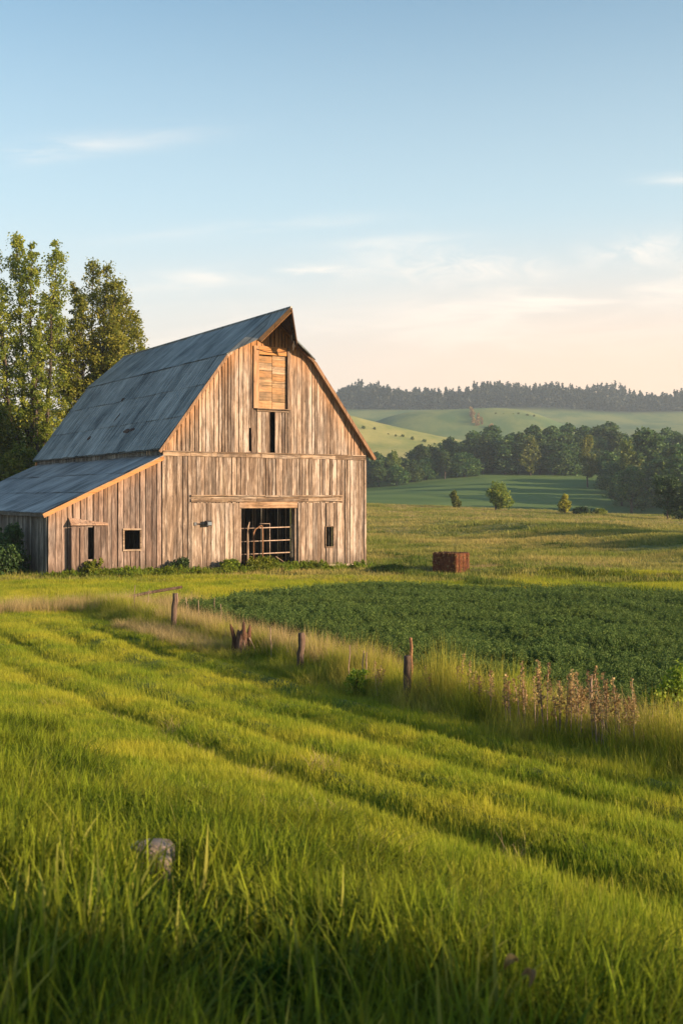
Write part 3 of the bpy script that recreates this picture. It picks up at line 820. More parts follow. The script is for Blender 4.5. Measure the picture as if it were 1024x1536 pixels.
# big trees behind the barn
random.seed(21)
t = leader_tree('poplar_tree', ptg(-19.9, 73), [(-2.9,.2,19.3,.95,4), (-1.4,.5,20.0,.95,5.5), (-.1,-.6,19.4,.8,8), (1.3,.2,19.7,.95,6), (-2.2,-1.2,16.5,.95,3.5), (.9,1.2,16.8,.9,6), (-4.2,-.5,17.6,1.0,4), (.4,-1.0,14.0,.7,6)],
                M['poplar'], .17, 34, 1.0, .34, 2.6)
tag(t, 'tallest poplar at the left edge with dark trunks showing behind the barn', 'tree')
random.seed(22)
t = leader_tree('poplar_tree', ptg(-16.9, 75.5), [(-2.1,.4,15.0,.95,4), (-1.7,-.6,12.5,.9,3), (1.0,.2,12,.9,4), (3.9,.3,11.5,.8,6), (2.7,1.0,15.6,.95,7), (1.9,-.8,17.4,.95,8),(-1.1,.2,17.3,.8,5), (0.1,.3,18.9,.9,6), (1.2,-.3,18.4,.95,6), (2.2,.2,16.6,.95,5.5), (3.0,.6,14.6,.95,6.0), (3.6,-.4,12.8,.85,6), (-.4,-1.0,16.2,.9,5), (1.4,1.3,16.4,.9,5), (2.2,-1.1,14.0,.9,5), (0.6,1.0,13.0,.9,4)],
                M['poplar'], .17, 32, 1.0, .3, 3.2)
tag(t, 'poplar with a broad sunlit crown rising just left of the barn roof', 'tree')
for k, (x, y, h, w, lab) in enumerate([(-19.5,69.5,7.5,4.6,'leafy bush tree beside the far corner of the barn roof, below the poplars'),
                                       (-22.4,71.0,10.0,6.0,'dark bushy tree at the left edge under the tallest poplar'),
                                       (-15.2,72.5,8.8,4.2,'yellow-green bush tree rising behind the left slope of the barn roof'),
                                       (-25.8,67.5,8.2,5.5,'lowest dark bush tree at the left edge above the lean-to roof')]):
    t = round_tree('bush_tree', ptg(x, y), h, w, M['bushleaf'], .19, 330, 60, .16, .03, 10, seed=k+3)
    tag(t, lab, 'tree')

# shrubs by the barn
def shrub(px, row, h, w, leaf, lab, name='shrub', lsize=.09, clumps=90, per=30, seed=0, loc=None, cat='shrub'):
    p = loc if loc is not None else at(px, row)
    t = round_tree(name, p, h, w, leaf, lsize, clumps, per, .04, .0, 6, seed=seed)
    tag(t, lab, cat); return t
shrub(0, 0, 2.5, 1.9, M['shrubleaf'], 'dark ivy-like shrub growing against the shaded lean-to side wall', lsize=.12, clumps=140, per=40, seed=31, loc=bworld(-5.75, 2.6, -3.36))
shrub(0, 0, 1.5, 2.4, M['shrubleaf'], 'low dark shrub at the left edge by the lean-to side wall', lsize=.12, clumps=120, per=40, seed=32, loc=bworld(-6.4, 1.4, -3.36))
shrub(0, 0, .85, 1.5, M['shrubleaf'], 'small rounded shrub where the lean-to front meets the main barn', seed=33, loc=bworld(.55, -.55, -3.36))
shrub(0, 0, 1.0, 1.1, M['weedleaf'], 'leafy weed clump in front of the lean-to door', seed=34, loc=bworld(-3.3, -.6, -3.36), name='weed_clump', cat='weeds', clumps=60)
shrub(0, 0, .55, 2.4, M['weedleaf'], 'bright green weed clump below the pipe hoop at the barn doorway', seed=35, loc=bworld(4.4, -.8, -3.36), name='weed_clump', cat='weeds', clumps=110)
shrub(0, 0, .55, 1.5, M['weedleaf'], 'bright weed clump left of the barn doorway', seed=36, loc=bworld(2.9, -.6, -3.36), name='weed_clump', cat='weeds')

shrub(1014, 1098, 1.0, .9, M['weedleaf'], 'leafy green weed clump at the right end of the fence line by the frame edge', seed=37, name='weed_clump', cat='weeds', lsize=.05, clumps=70)
shrub(542, 1042, .42, .7, M['weedleaf'], 'low bright weed clump on the fence line left of the square-topped post', seed=38, name='weed_clump', cat='weeds', lsize=.04, clumps=60)
# trees along the meadow crest
for (px, row, top, wpx, leaf, lab, sd, nm, Yf) in (
    (681, 757, 736, 19, 'bushleaf', 'small dark round bush on the meadow crest, nearest the barn', 41, 'bush', 158),
    (743, 764, 718, 47, 'bushleaf', 'round reddish-green tree standing alone on the meadow crest', 42, 'field_tree', 152),
    (847, 772, 740, 25, 'yellowleaf', 'slim bright yellow young tree on the meadow crest', 43, 'young_tree', 148),
    (872, 773, 763, 30, 'shrubleaf', 'low dark bush right of the yellow young tree', 44, 'bush', 148),
    (898, 774, 766, 26, 'weedleaf', 'pale scrubby bush trailing right of the low dark bush', 45, 'bush', 148),
    (1000, 780, 716, 62, 'shrubleaf', 'large dark rounded tree at the right end of the meadow crest', 46, 'field_tree', 140),
    (1034, 782, 725, 45, 'shrubleaf', 'dark tree cut by the right edge on the meadow crest', 47, 'field_tree', 138)):
    x = (px-512)/F*Yf; p = ptg(x, Yf, -.05); h = (HOR-top)/F*Yf - p.z
    t = round_tree(nm, p, h*1.04, wpx/F*Yf*1.22, M[leaf], .26, 150, 34, .13, .03, 8, seed=sd, cone=.5 if leaf == 'yellowleaf' else 0)
    tag(t, lab, 'tree' if 'tree' in nm else 'bush')

# woodland across the valley
protos = []
for k, (h, w, cone) in enumerate([(14,9,0), (15,8,0), (12.5,10,0), (16,7,.4), (13,8,0), (11,9,0)]):
    t = round_tree('woodland_tree', (0,0,0), h, w, M['woodleaf'], .62, 260, 36, .3, .0, 14, cone, seed=60+k, cr=1.5)
    protos.append(t)
spots = []
random.seed(5)
# back belt, left to right
y_base = lambda x: 352 + .28*x
for row in range(4):
    x = -12 + random.uniform(0, 3)
    while x < 112:
        spots.append((x, 344 - .34*max(0, 40-x) + row*10 + random.uniform(-3, 3), 'belt', .60 + .36*float(sstep(5, 62, x)) + random.uniform(-.1, .1)))
        x += random.uniform(4.0, 6.5)
# right wood, nearer
for row in range(6):
    yb = 236 + row*15
    x0 = 59 + row*3.0 + random.uniform(0, 4)
    x = x0
    while x < 132:
        spots.append((x, yb + random.uniform(-4, 4) - .15*(x-60), 'right', 1.0 + random.uniform(-.18, .16) - (.16 if x < x0+4 else 0)))
        x += random.uniform(6.0, 9.5)
labs = {'belt': ('dark broadleaf tree in the shaded woodland belt across the valley field', 'trees of the woodland belt across the valley'),
        'right': ('rounded green tree in the nearer wood at the right edge of the valley', 'trees of the nearer wood on the right')}
used = set()
for (x, y, kind, s) in spots:
    k = random.randrange(6)
    if k in used: o = copy_tree(protos[k])
    else: o = protos[k]; used.add(k)
    o.location = ptg(x, y, -.3); sc = s*random.uniform(.93, 1.07); o.scale = (sc*random.uniform(1.25, 1.65), sc*random.uniform(1.25, 1.65), sc)
    o.rotation_euler = (0, 0, random.uniform(0, 6.28))
    tag(o, labs[kind][0], 'tree', labs[kind][1])
for k in range(6):
    if k not in used: bpy.data.objects.remove(protos[k])
# woodland trees whose sunlit tops are painted in by a yellower leaf
for k, (px, top, Yt, w, lab) in enumerate(((591, 668, 336, 5.5, 'small tree, leaves coloured yellow as sunlit, at the left end of the woodland belt'),
                                    (795, 650, 340, 6.5, 'tree coloured pale yellow as sunlit near the middle of the woodland belt'),
                                    (880, 638, 300, 6.0, 'treetop coloured bright yellow as sunlit where the woodland belt meets the nearer wood'),
                                    (940, 648, 262, 5.5, 'treetop coloured yellow as sunlit over the nearer wood on the right'))):
    x = (px-512)/F*Yt; p = ptg(x, Yt, -.3); h = (HOR-top)/F*Yt - p.z
    t = round_tree('sunlit_top_tree', p, h, w*1.15, M['sunlitleaf'], .5, 200, 30, .25, .05, 9, seed=80+k, cr=1.3)
    tag(t, lab, 'tree')

# far wooded ridge: one mass
cen = []; rad = []
random.seed(9)
for yr in np.arange(1128, 1262, 13):
    x = -160.0
    while x < 620:
        xx = x + random.uniform(-3, 3); yy = yr + random.uniform(-5, 5); z = Hf(xx, yy)
        h = random.uniform(14, 19) + 10*mnoise.noise(Vector((xx*.022, yy*.01, 0))); w = random.uniform(5.5, 9.5); con = random.random() < (.22 if xx > 200 else .08)
        for c in range(9):
            f = c/8
            r = w*(1-f*.92)*.8 if con else w*.62*math.sin(math.pi*(.22+.72*f))
            hh = h*1.12 if con else h
            th = random.uniform(0, 6.28)
            cen.append((xx+math.cos(th)*r*.5, yy+math.sin(th)*r*.5, z + hh*(.1+.86*f))); rad.append((max(r, .5), max(r, .5), hh*.10))
        x += random.uniform(6.5, 10)
V, Q, rn = leaf_cloud(cen, np.array(rad)*np.array([1.35,1.35,1.5]), 16, 2.6)
o = np_mesh('far_wood', V, Q, {'rnd': rn}, M['ridgeleaf'])
tag(o, 'dark hazy wood covering the far ridge under the sky', 'wood', kind='stuff')

# bushes and hedges on the hills
random.seed(15)
hb = round_tree('hill_bush', (0,0,0), 4.2, 5, M['bushleaf'], .8, 48, 14, .12, .0, 5, seed=90)
hb2 = round_tree('hill_bush', (0,0,0), 5, 5, M['dryleaf'], .8, 48, 14, .12, .0, 5, seed=91)
first = {0: True, 1: True}
def hill_bush(px, row, Y0, Y1, kind, s, lab, grp):
    p = at(px, row, Y0, Y1); src = hb2 if kind else hb
    o = src if first[kind] else copy_tree(src); first[kind] = False
    o.location = (p.x, p.y, p.z-.4); o.scale = (s, s, s*random.uniform(.7, 1.1)); o.rotation_euler = (0, 0, random.uniform(0, 6))
    tag(o, lab, 'bush', grp)
for i in range(9):
    t = (i+random.random())/9; hill_bush(545+t*125+random.uniform(-3,3), 642+t*30+random.uniform(-1.5,1.5), 480, 620, 0, random.uniform(.22,.6), 'small bush in the slanting hedge line across the sunlit left hill', 'hedge line bushes on the sunlit left hill')
for i in range(14):
    hill_bush(706+random.uniform(-4,32)*(i/13), 617+i*1.9, 720, 900, 1, random.uniform(.5,1.0), 'reddish scrub bush running down the middle hill from its crest', 'reddish scrub bushes on the middle hill')
for i in range(12):
    hill_bush(745+random.uniform(-5,5)+i*10, 620+.022*(i*10)**1.35/1.2+random.uniform(-1,1), 720, 900, 0, random.uniform(.25,.6), 'dark bush dotting the right shoulder of the middle hill', 'bushes on the shoulder of the middle hill')

# off-frame shade trees to the right, whose shadows cross the clover and the meadow
sp = round_tree('shade_tree', (0,0,0), 12, 11, M['bushleaf'], .5, 240, 30, .35, .02, 12, seed=95)
SHADE = [(56,8,1.0),(60,13.5,1.05),(64,3.5,.9),(70,10,1.05),
         (52,36,.7),(54,44,.85),(56,52,1.0),(58,60,1.15),(60,68,1.2),(66,72,1.1)]
t = round_tree('shade_tree', ptg(19, -8.5, -.3), 10.5, 9.0, M['bushleaf'], .45, 190, 30, .3, .02, 9, seed=96)  # out-of-view tree added to darken the nearest grass
tag(t, 'unseen open-crowned tree added behind and right of the camera to shade the nearest grass', 'tree')
for i, (x, y, s) in enumerate(SHADE):
    o = sp if i == 0 else copy_tree(sp)
    o.location = ptg(x, y, -.5); o.scale = (s, s, s); o.rotation_euler = (0, 0, i*1.3)
    tag(o, 'broad field tree standing right of the view and shading the clover', 'tree', 'shade trees right of the view')

# ------------------------------------------------------------------ small things
# hay bale
bp = at(676, 858); bl_ = empty('hay_bale', (bp.x, bp.y, bp.z), R(-37))
bp = bl_.location
def fluffy_box(dx, dy, dz, n=22):
    vs = []; fs = []; idx = {}
    def vid(i, j, k):
        if (i,j,k) not in idx:
            p = Vector((dx*(i/n-.5), dy*(j/n-.5), dz*k/n))
            q = p*9; d = mnoise.noise(q)*.018 + mnoise.noise(Vector((p.x*40, p.y*40, p.z*14)))*.012
            c = Vector((0,0,dz/2)); r = (p-c)
            for ax, ex in ((0, dx/2), (1, dy/2), (2, dz/2)):      # soften edges
                pass
            e = sum(1 for v_, m_ in ((abs(r.x), dx/2), (abs(r.y), dy/2), (abs(r.z), dz/2)) if v_ > m_*.93)
            p = c + r*(1 - .03*max(0, e-1)) + r.normalized()*d
            idx[(i,j,k)] = len(vs); vs.append(p)
        return idx[(i,j,k)]
    for a in range(n):
        for b in range(n):
            for k in (0, n):
                q = [vid(a,b,k), vid(a+1,b,k), vid(a+1,b+1,k), vid(a,b+1,k)]; fs.append(q if k else q[::-1])
                q = [vid(a,k,b), vid(a+1,k,b), vid(a+1,k,b+1), vid(a,k,b+1)]; fs.append(q[::-1] if k else q)
                q = [vid(k,a,b), vid(k,a+1,b), vid(k,a+1,b+1), vid(k,a,b+1)]; fs.append(q if k else q[::-1])
    return vs, fs
m, nt, nd, L = newmat('old_hay'); M['hay'] = m
tc = N(nt, 'ShaderNodeTexCoord').outputs['Object']
n1 = noise_n(nt, mapping(nt, tc, (7,7,3)), 1.0, 7, .7); n2 = noise_n(nt, mapping(nt, tc, (50,50,12)), 1.0, 4, .8)
rp = ramp(nt, [(.34, (.02,.009,.006)), (.5, (.12,.042,.02)), (.70, (.30,.13,.06))])
L.new(math_n(nt, 'ADD', math_n(nt, 'MULTIPLY', n1, .6), math_n(nt, 'MULTIPLY', n2, .4)), rp.inputs[0])
finish(nt, rp.outputs[0], .95, n2, 1.0, .05, spec=.1)
mb = MB(); vs, fs = fluffy_box(1.22, 1.12, .84); mb.add(vs, fs); mb.build('hay_block', M['hay'], bl_)
for yy in (-.34, 0, .34):
    mb = MB(); mb.tube([(-.63,yy,-.02), (-.63,yy,.85), (.63,yy,.85), (.63,yy,-.02)], .012, 5); mb.build('twine', M['post'], bl_)
n = 260; c = rng.uniform(-1, 1, (n, 3))*np.array([.62, .57, .41]); ax = rng.integers(0, 3, n)
sgn = np.sign(c[np.arange(n), ax]); ext = np.array([.63, .58, .42]); c[np.arange(n), ax] = sgn*ext[ax]; c[:, 2] += .42
V, Q, rn = leaf_cloud(c, np.full(n, .05), 5, .045)
np_mesh('loose_stalks', V, Q, {'rnd': rn*.6}, M['dryleaf'], bl_)
tag(bl_, 'reddish-brown square hay bale lying alone in the meadow right of the barn', 'hay bale')

def post(name, px, base, top, r0, mat, lab, cat='fence post', lean=(0,0), n=8, square=False, grp=None):
    p = at(px, base); h = (base-top)/F*p.y
    mb = MB(); k = 6; pts = []; rad = []
    for i in range(k+1):
        t = i/k; pts.append((lean[0]*t*h + random.uniform(-.012,.012), lean[1]*t*h, -.3*(1-t)**3*1.0 + h*t)); rad.append(r0*(1.05-.2*t)*random.uniform(.92,1.08))
    mb.tube(pts, rad, n); o = mb.build(name, mat, None, n > 6)
    o.location = p; tag(o, lab, cat, grp); return o
random.seed(44)
post('fence_post', 260, 946, 890, .075, M['post'], 'dark leaning wooden post above the straw-coloured grass, nearest the lean-to', lean=(.06,0))
post('fence_post', 449, 1006, 950, .07, M['post'], 'short splintered brown post midway along the fence line', lean=(.07,.02))
post('fence_post', 610, 1058, 984, .06, M['post'], 'dark square-topped post in front of the thin rusty rod')
post('metal_rod', 616, 1040, 957, .03, M['rustpipe'], 'thin rusty rod rising just behind the dark square-topped post', 'rod', n=6)
st = [(283,925,892),(300,928,896),(323,925,893),(333,935,902),(202,915,874),(221,912,879),(408,980,938),(523,1022,964),(541,1030,972),(548,1030,975)]
for i, (px, b, tp) in enumerate(st):
    post('broken_stake', px, b+8, tp+4, .012, M['stake'], 'thin pale broken stake poking out of the fence-line grass', 'stake', (random.uniform(-.1,.1), 0), 5, grp='pale stakes along the fence line')
post('fence_stake', 886, 1092, 1012, .022, M['stake'], 'pale stake among the dry seed heads near the right end of the fence line', 'stake', n=5)
# stump
p = at(363, 982); st_ = empty('tree_stump', p)
mb = MB()
for (dx, dy, h, r, l) in ((0,0,.52,.13,.02), (-.13,.02,.62,.05,-.08), (.12,.03,.60,.055,.03), (.04,-.06,.70,.05,.0), (-.04,.05,.50,.07,-.03)):
    mb.tube([(dx*1.3,dy,-.15), (dx+l*.3,dy,h*.5), (dx+l,dy,h*.85), (dx+l*1.4,dy,h)], [r*1.25, r, r*.7, r*.15], 7, random.random())
mb.build('stump_wood', M['stump'], st_); mb = MB(); mb.tube([(.15,-.05,.35), (.28,-.08,.1), (.38,-.1,-.05)], [.02,.018,.015], 5); mb.build('root', M['stake'], st_)
tag(st_, 'jagged reddish-brown split tree stump on the fence line left of the short splintered post', 'stump')
# fallen dark rail behind the left post
a = at(200, 906); b = at(268, 905)
mb = MB(); a = Vector((a.x-.6, a.y+.15, a.z+.10)); b = Vector((b.x+.1, b.y+.12, b.z+.50)); mb.tube([(0,0,0), tuple((b-a)*.5+Vector((0,0,.03))), tuple(b-a)], [.045,.05,.045], 7)
o = mb.build('fallen_rail', M['post'], None, True); o.location = a; tag(o, 'dark fallen rail propped against the leaning left post', 'rail')
# bare earth mound
def mound(name, px, row, rx, ry, h, mat, lab):
    p = at(px, row); vs = []; fs = []; n = 20
    for i in range(n+1):
        for j in range(n+1):
            u = i/n*2-1; v = j/n*2-1; r = max(0, 1-u*u-v*v)
            x = p.x+u*rx; y = p.y+v*ry; vs.append((x-p.x, y-p.y, Hf(x, y)-p.z-.03 + h*r**.6*(1+.3*mnoise.noise(Vector((u*4,v*4,3))))))
    for i in range(n):
        for j in range(n): q = i*(n+1)+j; fs.append((q, q+n+1, q+n+2, q+1))
    mb = MB(); mb.add(vs, fs); o = mb.build(name, mat, None, True); o.location = p; tag(o, lab, 'earth'); return o
M['earth'] = plain('bare_earth', (.07,.045,.03), .95, 0, .5, 7)
mound('earth_bank', 322, 918, .9, .7, .25, M['earth'], 'low dark bare earth bank behind the pale stakes on the fence line')

# rocks in the tall grass
def rock(px, row, sx, sy, sz, lab, sd):
    p = at(px, row); bm_v = []; bm_f = []; n1_, n2_ = 14, 10
    for i in range(n2_+1):
        for j in range(n1_):
            th = math.pi*i/n2_; ph = 2*math.pi*j/n1_
            d = Vector((math.sin(th)*math.cos(ph), math.sin(th)*math.sin(ph), math.cos(th)))
            k = 1 + .35*mnoise.noise(d*1.6+Vector((sd,0,0))) + .12*mnoise.noise(d*4+Vector((sd,0,0)))
            d2 = Vector((max(-.75, min(.75, d.x*k)), max(-.75, min(.75, d.y*k)), max(-.8, min(.72, d.z*k))))
            bm_v.append((d2.x*sx, d2.y*sy, d2.z*sz+sz*.4))
    for i in range(n2_):
        for j in range(n1_): bm_f.append((i*n1_+j, i*n1_+(j+1)%n1_, (i+1)*n1_+(j+1)%n1_, (i+1)*n1_+j))
    mb = MB(); mb.add(bm_v, [f[::-1] for f in bm_f]); o = mb.build('field_stone', M['stone'], None, True); o.location = p
    tag(o, lab, 'stone'); return o
ROCKS = [(226, 1306, .15, .10, .125, 'larger pinkish-grey flat-topped stone in the tall foreground grass', 1),
         (246, 1326, .05, .05, .11, 'small grey stone against the lower right side of the larger one', 5)]
rocks = [rock(*a) for a in ROCKS]

for (px, row, sx, rz, lab) in ((766, 1500, .032, .4, 'pale curled dry leaf low in the grass at the bottom right'), (786, 1526, .03, 2.0, 'brown dry leaf at the bottom edge below the pale curled one'), ):
    p = at(px, row, 1.2); n = 8; vs = []; fs = []
    for i in range(n+1):
        t = i/n; w_ = sx*.45*math.sin(math.pi*min(1, t*.96+.04))
        for j in (-1, 0, 1): vs.append((sx*(t-.5)*1.6, j*w_, .02*abs(j)+.025*math.sin(3*t)))
    for i in range(n):
        for j in (0, 1): q = i*3+j; fs.append((q, q+3, q+4, q+1))
    f0 = len(vs); vs += [(x, y, z-.002) for x, y, z in vs]; fs += [tuple(f0+k for k in f[::-1]) for f in fs]
    mb = MB(); mb.add(vs, fs, .5); o = mb.build('dry_leaf', M['dryleaf']); o.location = (p.x*.86, p.y*.86, p.z*.86+.10); o.rotation_euler = (.5, -.3, rz); tag(o, lab, 'leaf')

# dry dock stalks with seed heads along the fence line
def seed_stalk(h, leaf, seed, spread=.10):
    random.seed(seed); root = empty('dry_stalk', (0,0,0)); mb = MB()
    for k in range(random.choice((2,3,3,4))):
        a = random.uniform(0, 6.28); dx = math.cos(a)*spread*random.random()*1.4; dy = math.sin(a)*spread*random.random()
        hh = h*random.uniform(.72, 1.0) if k else h
        pts = [(dx*.3, dy*.3, -.05), (dx*.6, dy*.6, hh*.5), (dx*1.1, dy*1.1, hh)]
        mb.tube(pts, [.007, .006, .003], 4)
        cen = []; rad = []
        for i in range(22):
            f = .52+.48*(i+random.random())/22; w = .055*(1-f)*1.6 + .012
            cen.append((dx*(.3+.8*f)+random.uniform(-w, w), dy*(.3+.8*f)+random.uniform(-w, w), hh*f)); rad.append(.021+.016*(1-f))
        V, Q, rn = leaf_cloud(cen, np.array(rad), 5, .030); np_mesh('seed_head', V, Q, {'rnd': rn}, leaf, root)
    mb.build('stem', M['stake'], root)
    return root
pr = [seed_stalk(1.0, M['dryleaf'], 200+i) for i in range(5)]
stalks = [(771,1100,1003),(735,1085,1012),(817,1110,1000),(846,1112,1018),(856,1112,1012),(864,1112,1022),(890,1120,1010),(908,1125,1018),(930,1125,1022),(950,1130,1030),
          (704,1070,1003),(803,1105,1018),(838,1112,1030),(870,1115,1015),(898,1120,1040),(925,1125,1040),(760,1100,1030),(785,1100,1025),(684,1062,990),(565,1045,1000),(640,1055,1010),(718,1075,1022)]
random.seed(71)
for i, (px, b, tp) in enumerate(stalks):
    o = pr[i] if i < 5 else copy_tree(pr[i % 5])
    p = at(px, b); o.location = p; hh = (b-tp+10)/F*p.y; o.scale = (1, 1, hh); o.rotation_euler = (R(random.uniform(-4,4)), R(random.uniform(-5,5)), random.uniform(0,6))
    tag(o, 'dry brown seed-head stalk standing above the fence-line grass', 'dry stalk', 'dry seed-head stalks along the fence line')

# ------------------------------------------------------------------ grass
def blades(n, radius, hmin, hmax, width, bend=.5, segs=4, tilt=.15, seedhead=0.0, square=False):
    r = radius*np.sqrt(rng.random(n)); a = rng.random(n)*2*np.pi
    bx, by = r*np.cos(a), r*np.sin(a)
    h = hmin + (hmax-hmin)*rng.random(n)**1.3; az = rng.random(n)*2*np.pi
    dx, dy = np.cos(az), np.sin(az); bd = bend*rng.random(n)**1.5; tl = tilt*rng.random(n)
    w = width*(.6+.7*rng.random(n)); fa = az + np.pi/2 + rng.normal(size=n)*.6
    fx, fy = np.cos(fa), np.sin(fa); V = np.zeros((n, segs+1, 2, 3)); tip = np.zeros((n, segs+1, 2))
    for s in range(segs+1):
        t = s/segs; out = (tl*t + bd*t**2.2)*h; z = h*t*(1-.35*bd*t) - .06
        ww = w*(1-t**1.7)*.5 + w*.03
        cx, cy = bx+dx*out, by+dy*out
        V[:, s, 0] = np.stack([cx-fx*ww, cy-fy*ww, z], 1); V[:, s, 1] = np.stack([cx+fx*ww, cy+fy*ww, z], 1); tip[:, s] = t
    base = (np.arange(n)*(segs+1)*2)[:, None]; s = np.arange(segs)[None, :]*2
    q = base + s; Q = np.stack([q, q+1, q+3, q+2], 2).reshape(-1, 4)
    rn = np.repeat(rng.random(n), (segs+1)*2)
    return V.reshape(-1, 3), Q, {'rnd': rn, 'tip': tip.ravel()}

def clover(n, radius, hmin, hmax, lsize=.03):
    r = radius*np.sqrt(rng.random(n)); a = rng.random(n)*2*np.pi; cen = []
    m_ = max(4, n//11); pc = [(radius*math.sqrt(random.random()), random.uniform(0, 6.283), random.uniform(hmin, hmax)) for _ in range(m_)]
    for i in range(n):
        pr_, pa, ph = pc[i % m_]; dx, dy = random.gauss(0, .055), random.gauss(0, .055)
        cx, cy = pr_*math.cos(pa)+dx, pr_*math.sin(pa)+dy; r[i] = math.hypot(cx, cy); a[i] = math.atan2(cy, cx)
        h = ph*(1-5*(dx*dx+dy*dy)/.09)*random.uniform(.85, 1.05); h = max(h, .12); tx, ty = dx*.4, dy*.4
        for k in range(5):
            t = 1-k*.16*random.random()-k*.05
            cen.append((r[i]*math.cos(a[i])+tx*t, r[i]*math.sin(a[i])+ty*t, h*t))
    V, Q, rn = leaf_cloud(cen, np.full(len(cen), .035), 6, lsize)
    return V, Q, {'rnd': rn, 'tip': rn}

def scatter(name, protos, mat, pts, scl, hscl, lab, cat):
    """one stuff object: prototypes instanced on its own points"""
    me = bpy.data.meshes.new(name); pts = np.asarray(pts, np.float32)
    me.vertices.add(len(pts)); org = pts[0].copy(); me.vertices.foreach_set('co', (pts).ravel())
    a = me.attributes.new('scl', 'FLOAT_VECTOR', 'POINT'); sv = np.stack([scl, scl, hscl], 1).astype(np.float32); a.data.foreach_set('vector', sv.ravel())
    a = me.attributes.new('rot', 'FLOAT_VECTOR', 'POINT'); rv = np.stack([rng.normal(size=len(pts))*.05, rng.normal(size=len(pts))*.05, rng.random(len(pts))*6.28], 1).astype(np.float32); a.data.foreach_set('vector', rv.ravel())
    me.update(); o = bpy.data.objects.new(name, me); C.objects.link(o)
    col = bpy.data.collections.new(name+'_tufts'); bpy.context.scene.collection.children.link(col)
    for i, (V, Q, at_) in enumerate(protos):
        p = np_mesh('tuft', V, Q, at_, mat); C.objects.unlink(p); col.objects.link(p)
        p.parent = o; j = (i*97+3) % len(pts); p.location = Vector(pts[j].tolist())
    ng = bpy.data.node_groups.new(name+'_scatter', 'GeometryNodeTree')
    ng.interface.new_socket('Geometry', in_out='INPUT', socket_type='NodeSocketGeometry'); ng.interface.new_socket('Geometry', in_out='OUTPUT', socket_type='NodeSocketGeometry')
    gi = ng.nodes.new('NodeGroupInput'); go = ng.nodes.new('NodeGroupOutput')
    ci = ng.nodes.new('GeometryNodeCollectionInfo'); ci.inputs['Collection'].default_value = col; ci.inputs['Separate Children'].default_value = True; ci.inputs['Reset Children'].default_value = True
    ip = ng.nodes.new('GeometryNodeInstanceOnPoints'); ip.inputs['Pick Instance'].default_value = True
    na = ng.nodes.new('GeometryNodeInputNamedAttribute'); na.data_type = 'FLOAT_VECTOR'; na.inputs['Name'].default_value = 'scl'
    nr = ng.nodes.new('GeometryNodeInputNamedAttribute'); nr.data_type = 'FLOAT_VECTOR'; nr.inputs['Name'].default_value = 'rot'
    er = ng.nodes.new('FunctionNodeEulerToRotation')
    ng.links.new(gi.outputs[0], ip.inputs['Points']); ng.links.new(ci.outputs[0], ip.inputs['Instance'])
    ng.links.new(na.outputs[0], ip.inputs['Scale']); ng.links.new(nr.outputs[0], er.inputs[0]); ng.links.new(er.outputs[0], ip.inputs['Rotation'])
    ng.links.new(ip.outputs[0], go.inputs[0])
    md = o.modifiers.new('scatter', 'NODES'); md.node_group = ng
    tag(o, lab, cat, kind='stuff'); return o

def field_pts(n, y0, y1, cond, margin=1.6, ypow=1.0, xk=.33):
    """points over the wedge in front of the camera plus a margin each side"""
    out = []
    for _try in range(60):
        if sum(len(a) for a in out) >= n: break
        m_ = max(n*2, 2000); y = y0 + (y1-y0)*rng.random(m_)
        wmax = xk*y1+margin; x = (rng.random(m_)*2-1)*wmax
        k = (np.abs(x) < xk*y+margin) & cond(x, y)
        if not k.any(): continue
        out.append(np.stack([x[k], y[k]], 1))
    p = np.concatenate(out)[:n]; return p

def lift(p, dz=0.0): return np.stack([p[:, 0], p[:, 1], H(p[:, 0], p[:, 1])+dz], 1)
inbarn = lambda x, y: (lambda s, d: (s > -5.1) & (s < 10.6) & (d > -.05) & (d < 19))((x-LX)*.852+(y-LY)*.524, -(x-LX)*.524+(y-LY)*.852)
Lx = lambda x, y: (x-LX)*.852+(y-LY)*.524
Ly = lambda x, y: -(x-LX)*.524+(y-LY)*.852
tallm = lambda x, y: fence_q(x, y) < 3.15 + .13*x + .45*vnoise(x, y, 1.3, 4)
cropm = lambda x, y: (fence_q(x, y) > 11.0-.5*sstep(24, 17, y)+.3*vnoise(x, y, 1.5, 6)) & (y < 38.8 - .34*(x-1.1) + .3*vnoise(x, y, 2, 7)) & (y < 33.5 + 1.25*(x+3.6)) & (y > 8)
rockfree = lambda x, y: np.all([((x-r_.location.x)**2 + (y-r_.location.y)**2 > .13**2) & ~((np.abs(x-r_.location.x*(y/r_.location.y)) < .12) & (y < r_.location.y) & (y > r_.location.y-1.3) & (rng.random(np.shape(x)) < .9)) for r_ in rocks], axis=0)

# tall foreground grass
tp = [blades(50, .15, .14, .37, .009, .9, 6, .35) for _ in range(7)]
p = field_pts(4300, .9, 15, lambda x, y: tallm(x, y) & rockfree(x, y) & (rng.random(np.shape(x)) < .58+.95*vnoise(x, y, .42, 33)), 1.4)
s = .9+.25*rng.random(len(p)); hs = (1.0+.38*vnoise(p[:,0], p[:,1], .55, 3)+.12*rng.normal(size=len(p)))*(1 - .35*sstep(1.6, 3.3, fence_q(p[:,0], p[:,1]) - .13*p[:,0]))
scatter('tall_grass', tp, M['tall'], lift(p), s, np.clip(hs, .4, 1.5), 'lush tall green grass covering the near bank at the bottom', 'grass')
bp_ = [blades(15, .15, .22, .44, .021, .7, 7, .28) for _ in range(7)]
p = field_pts(950, .9, 7.5, lambda x, y: tallm(x, y) & rockfree(x, y) & (fence_q(x, y) < 1.9+.5*vnoise(x, y, .7, 35)) & (y < 5.2) & (rng.random(np.shape(x)) < .55+.8*vnoise(x, y, .35, 34)), 1.2)
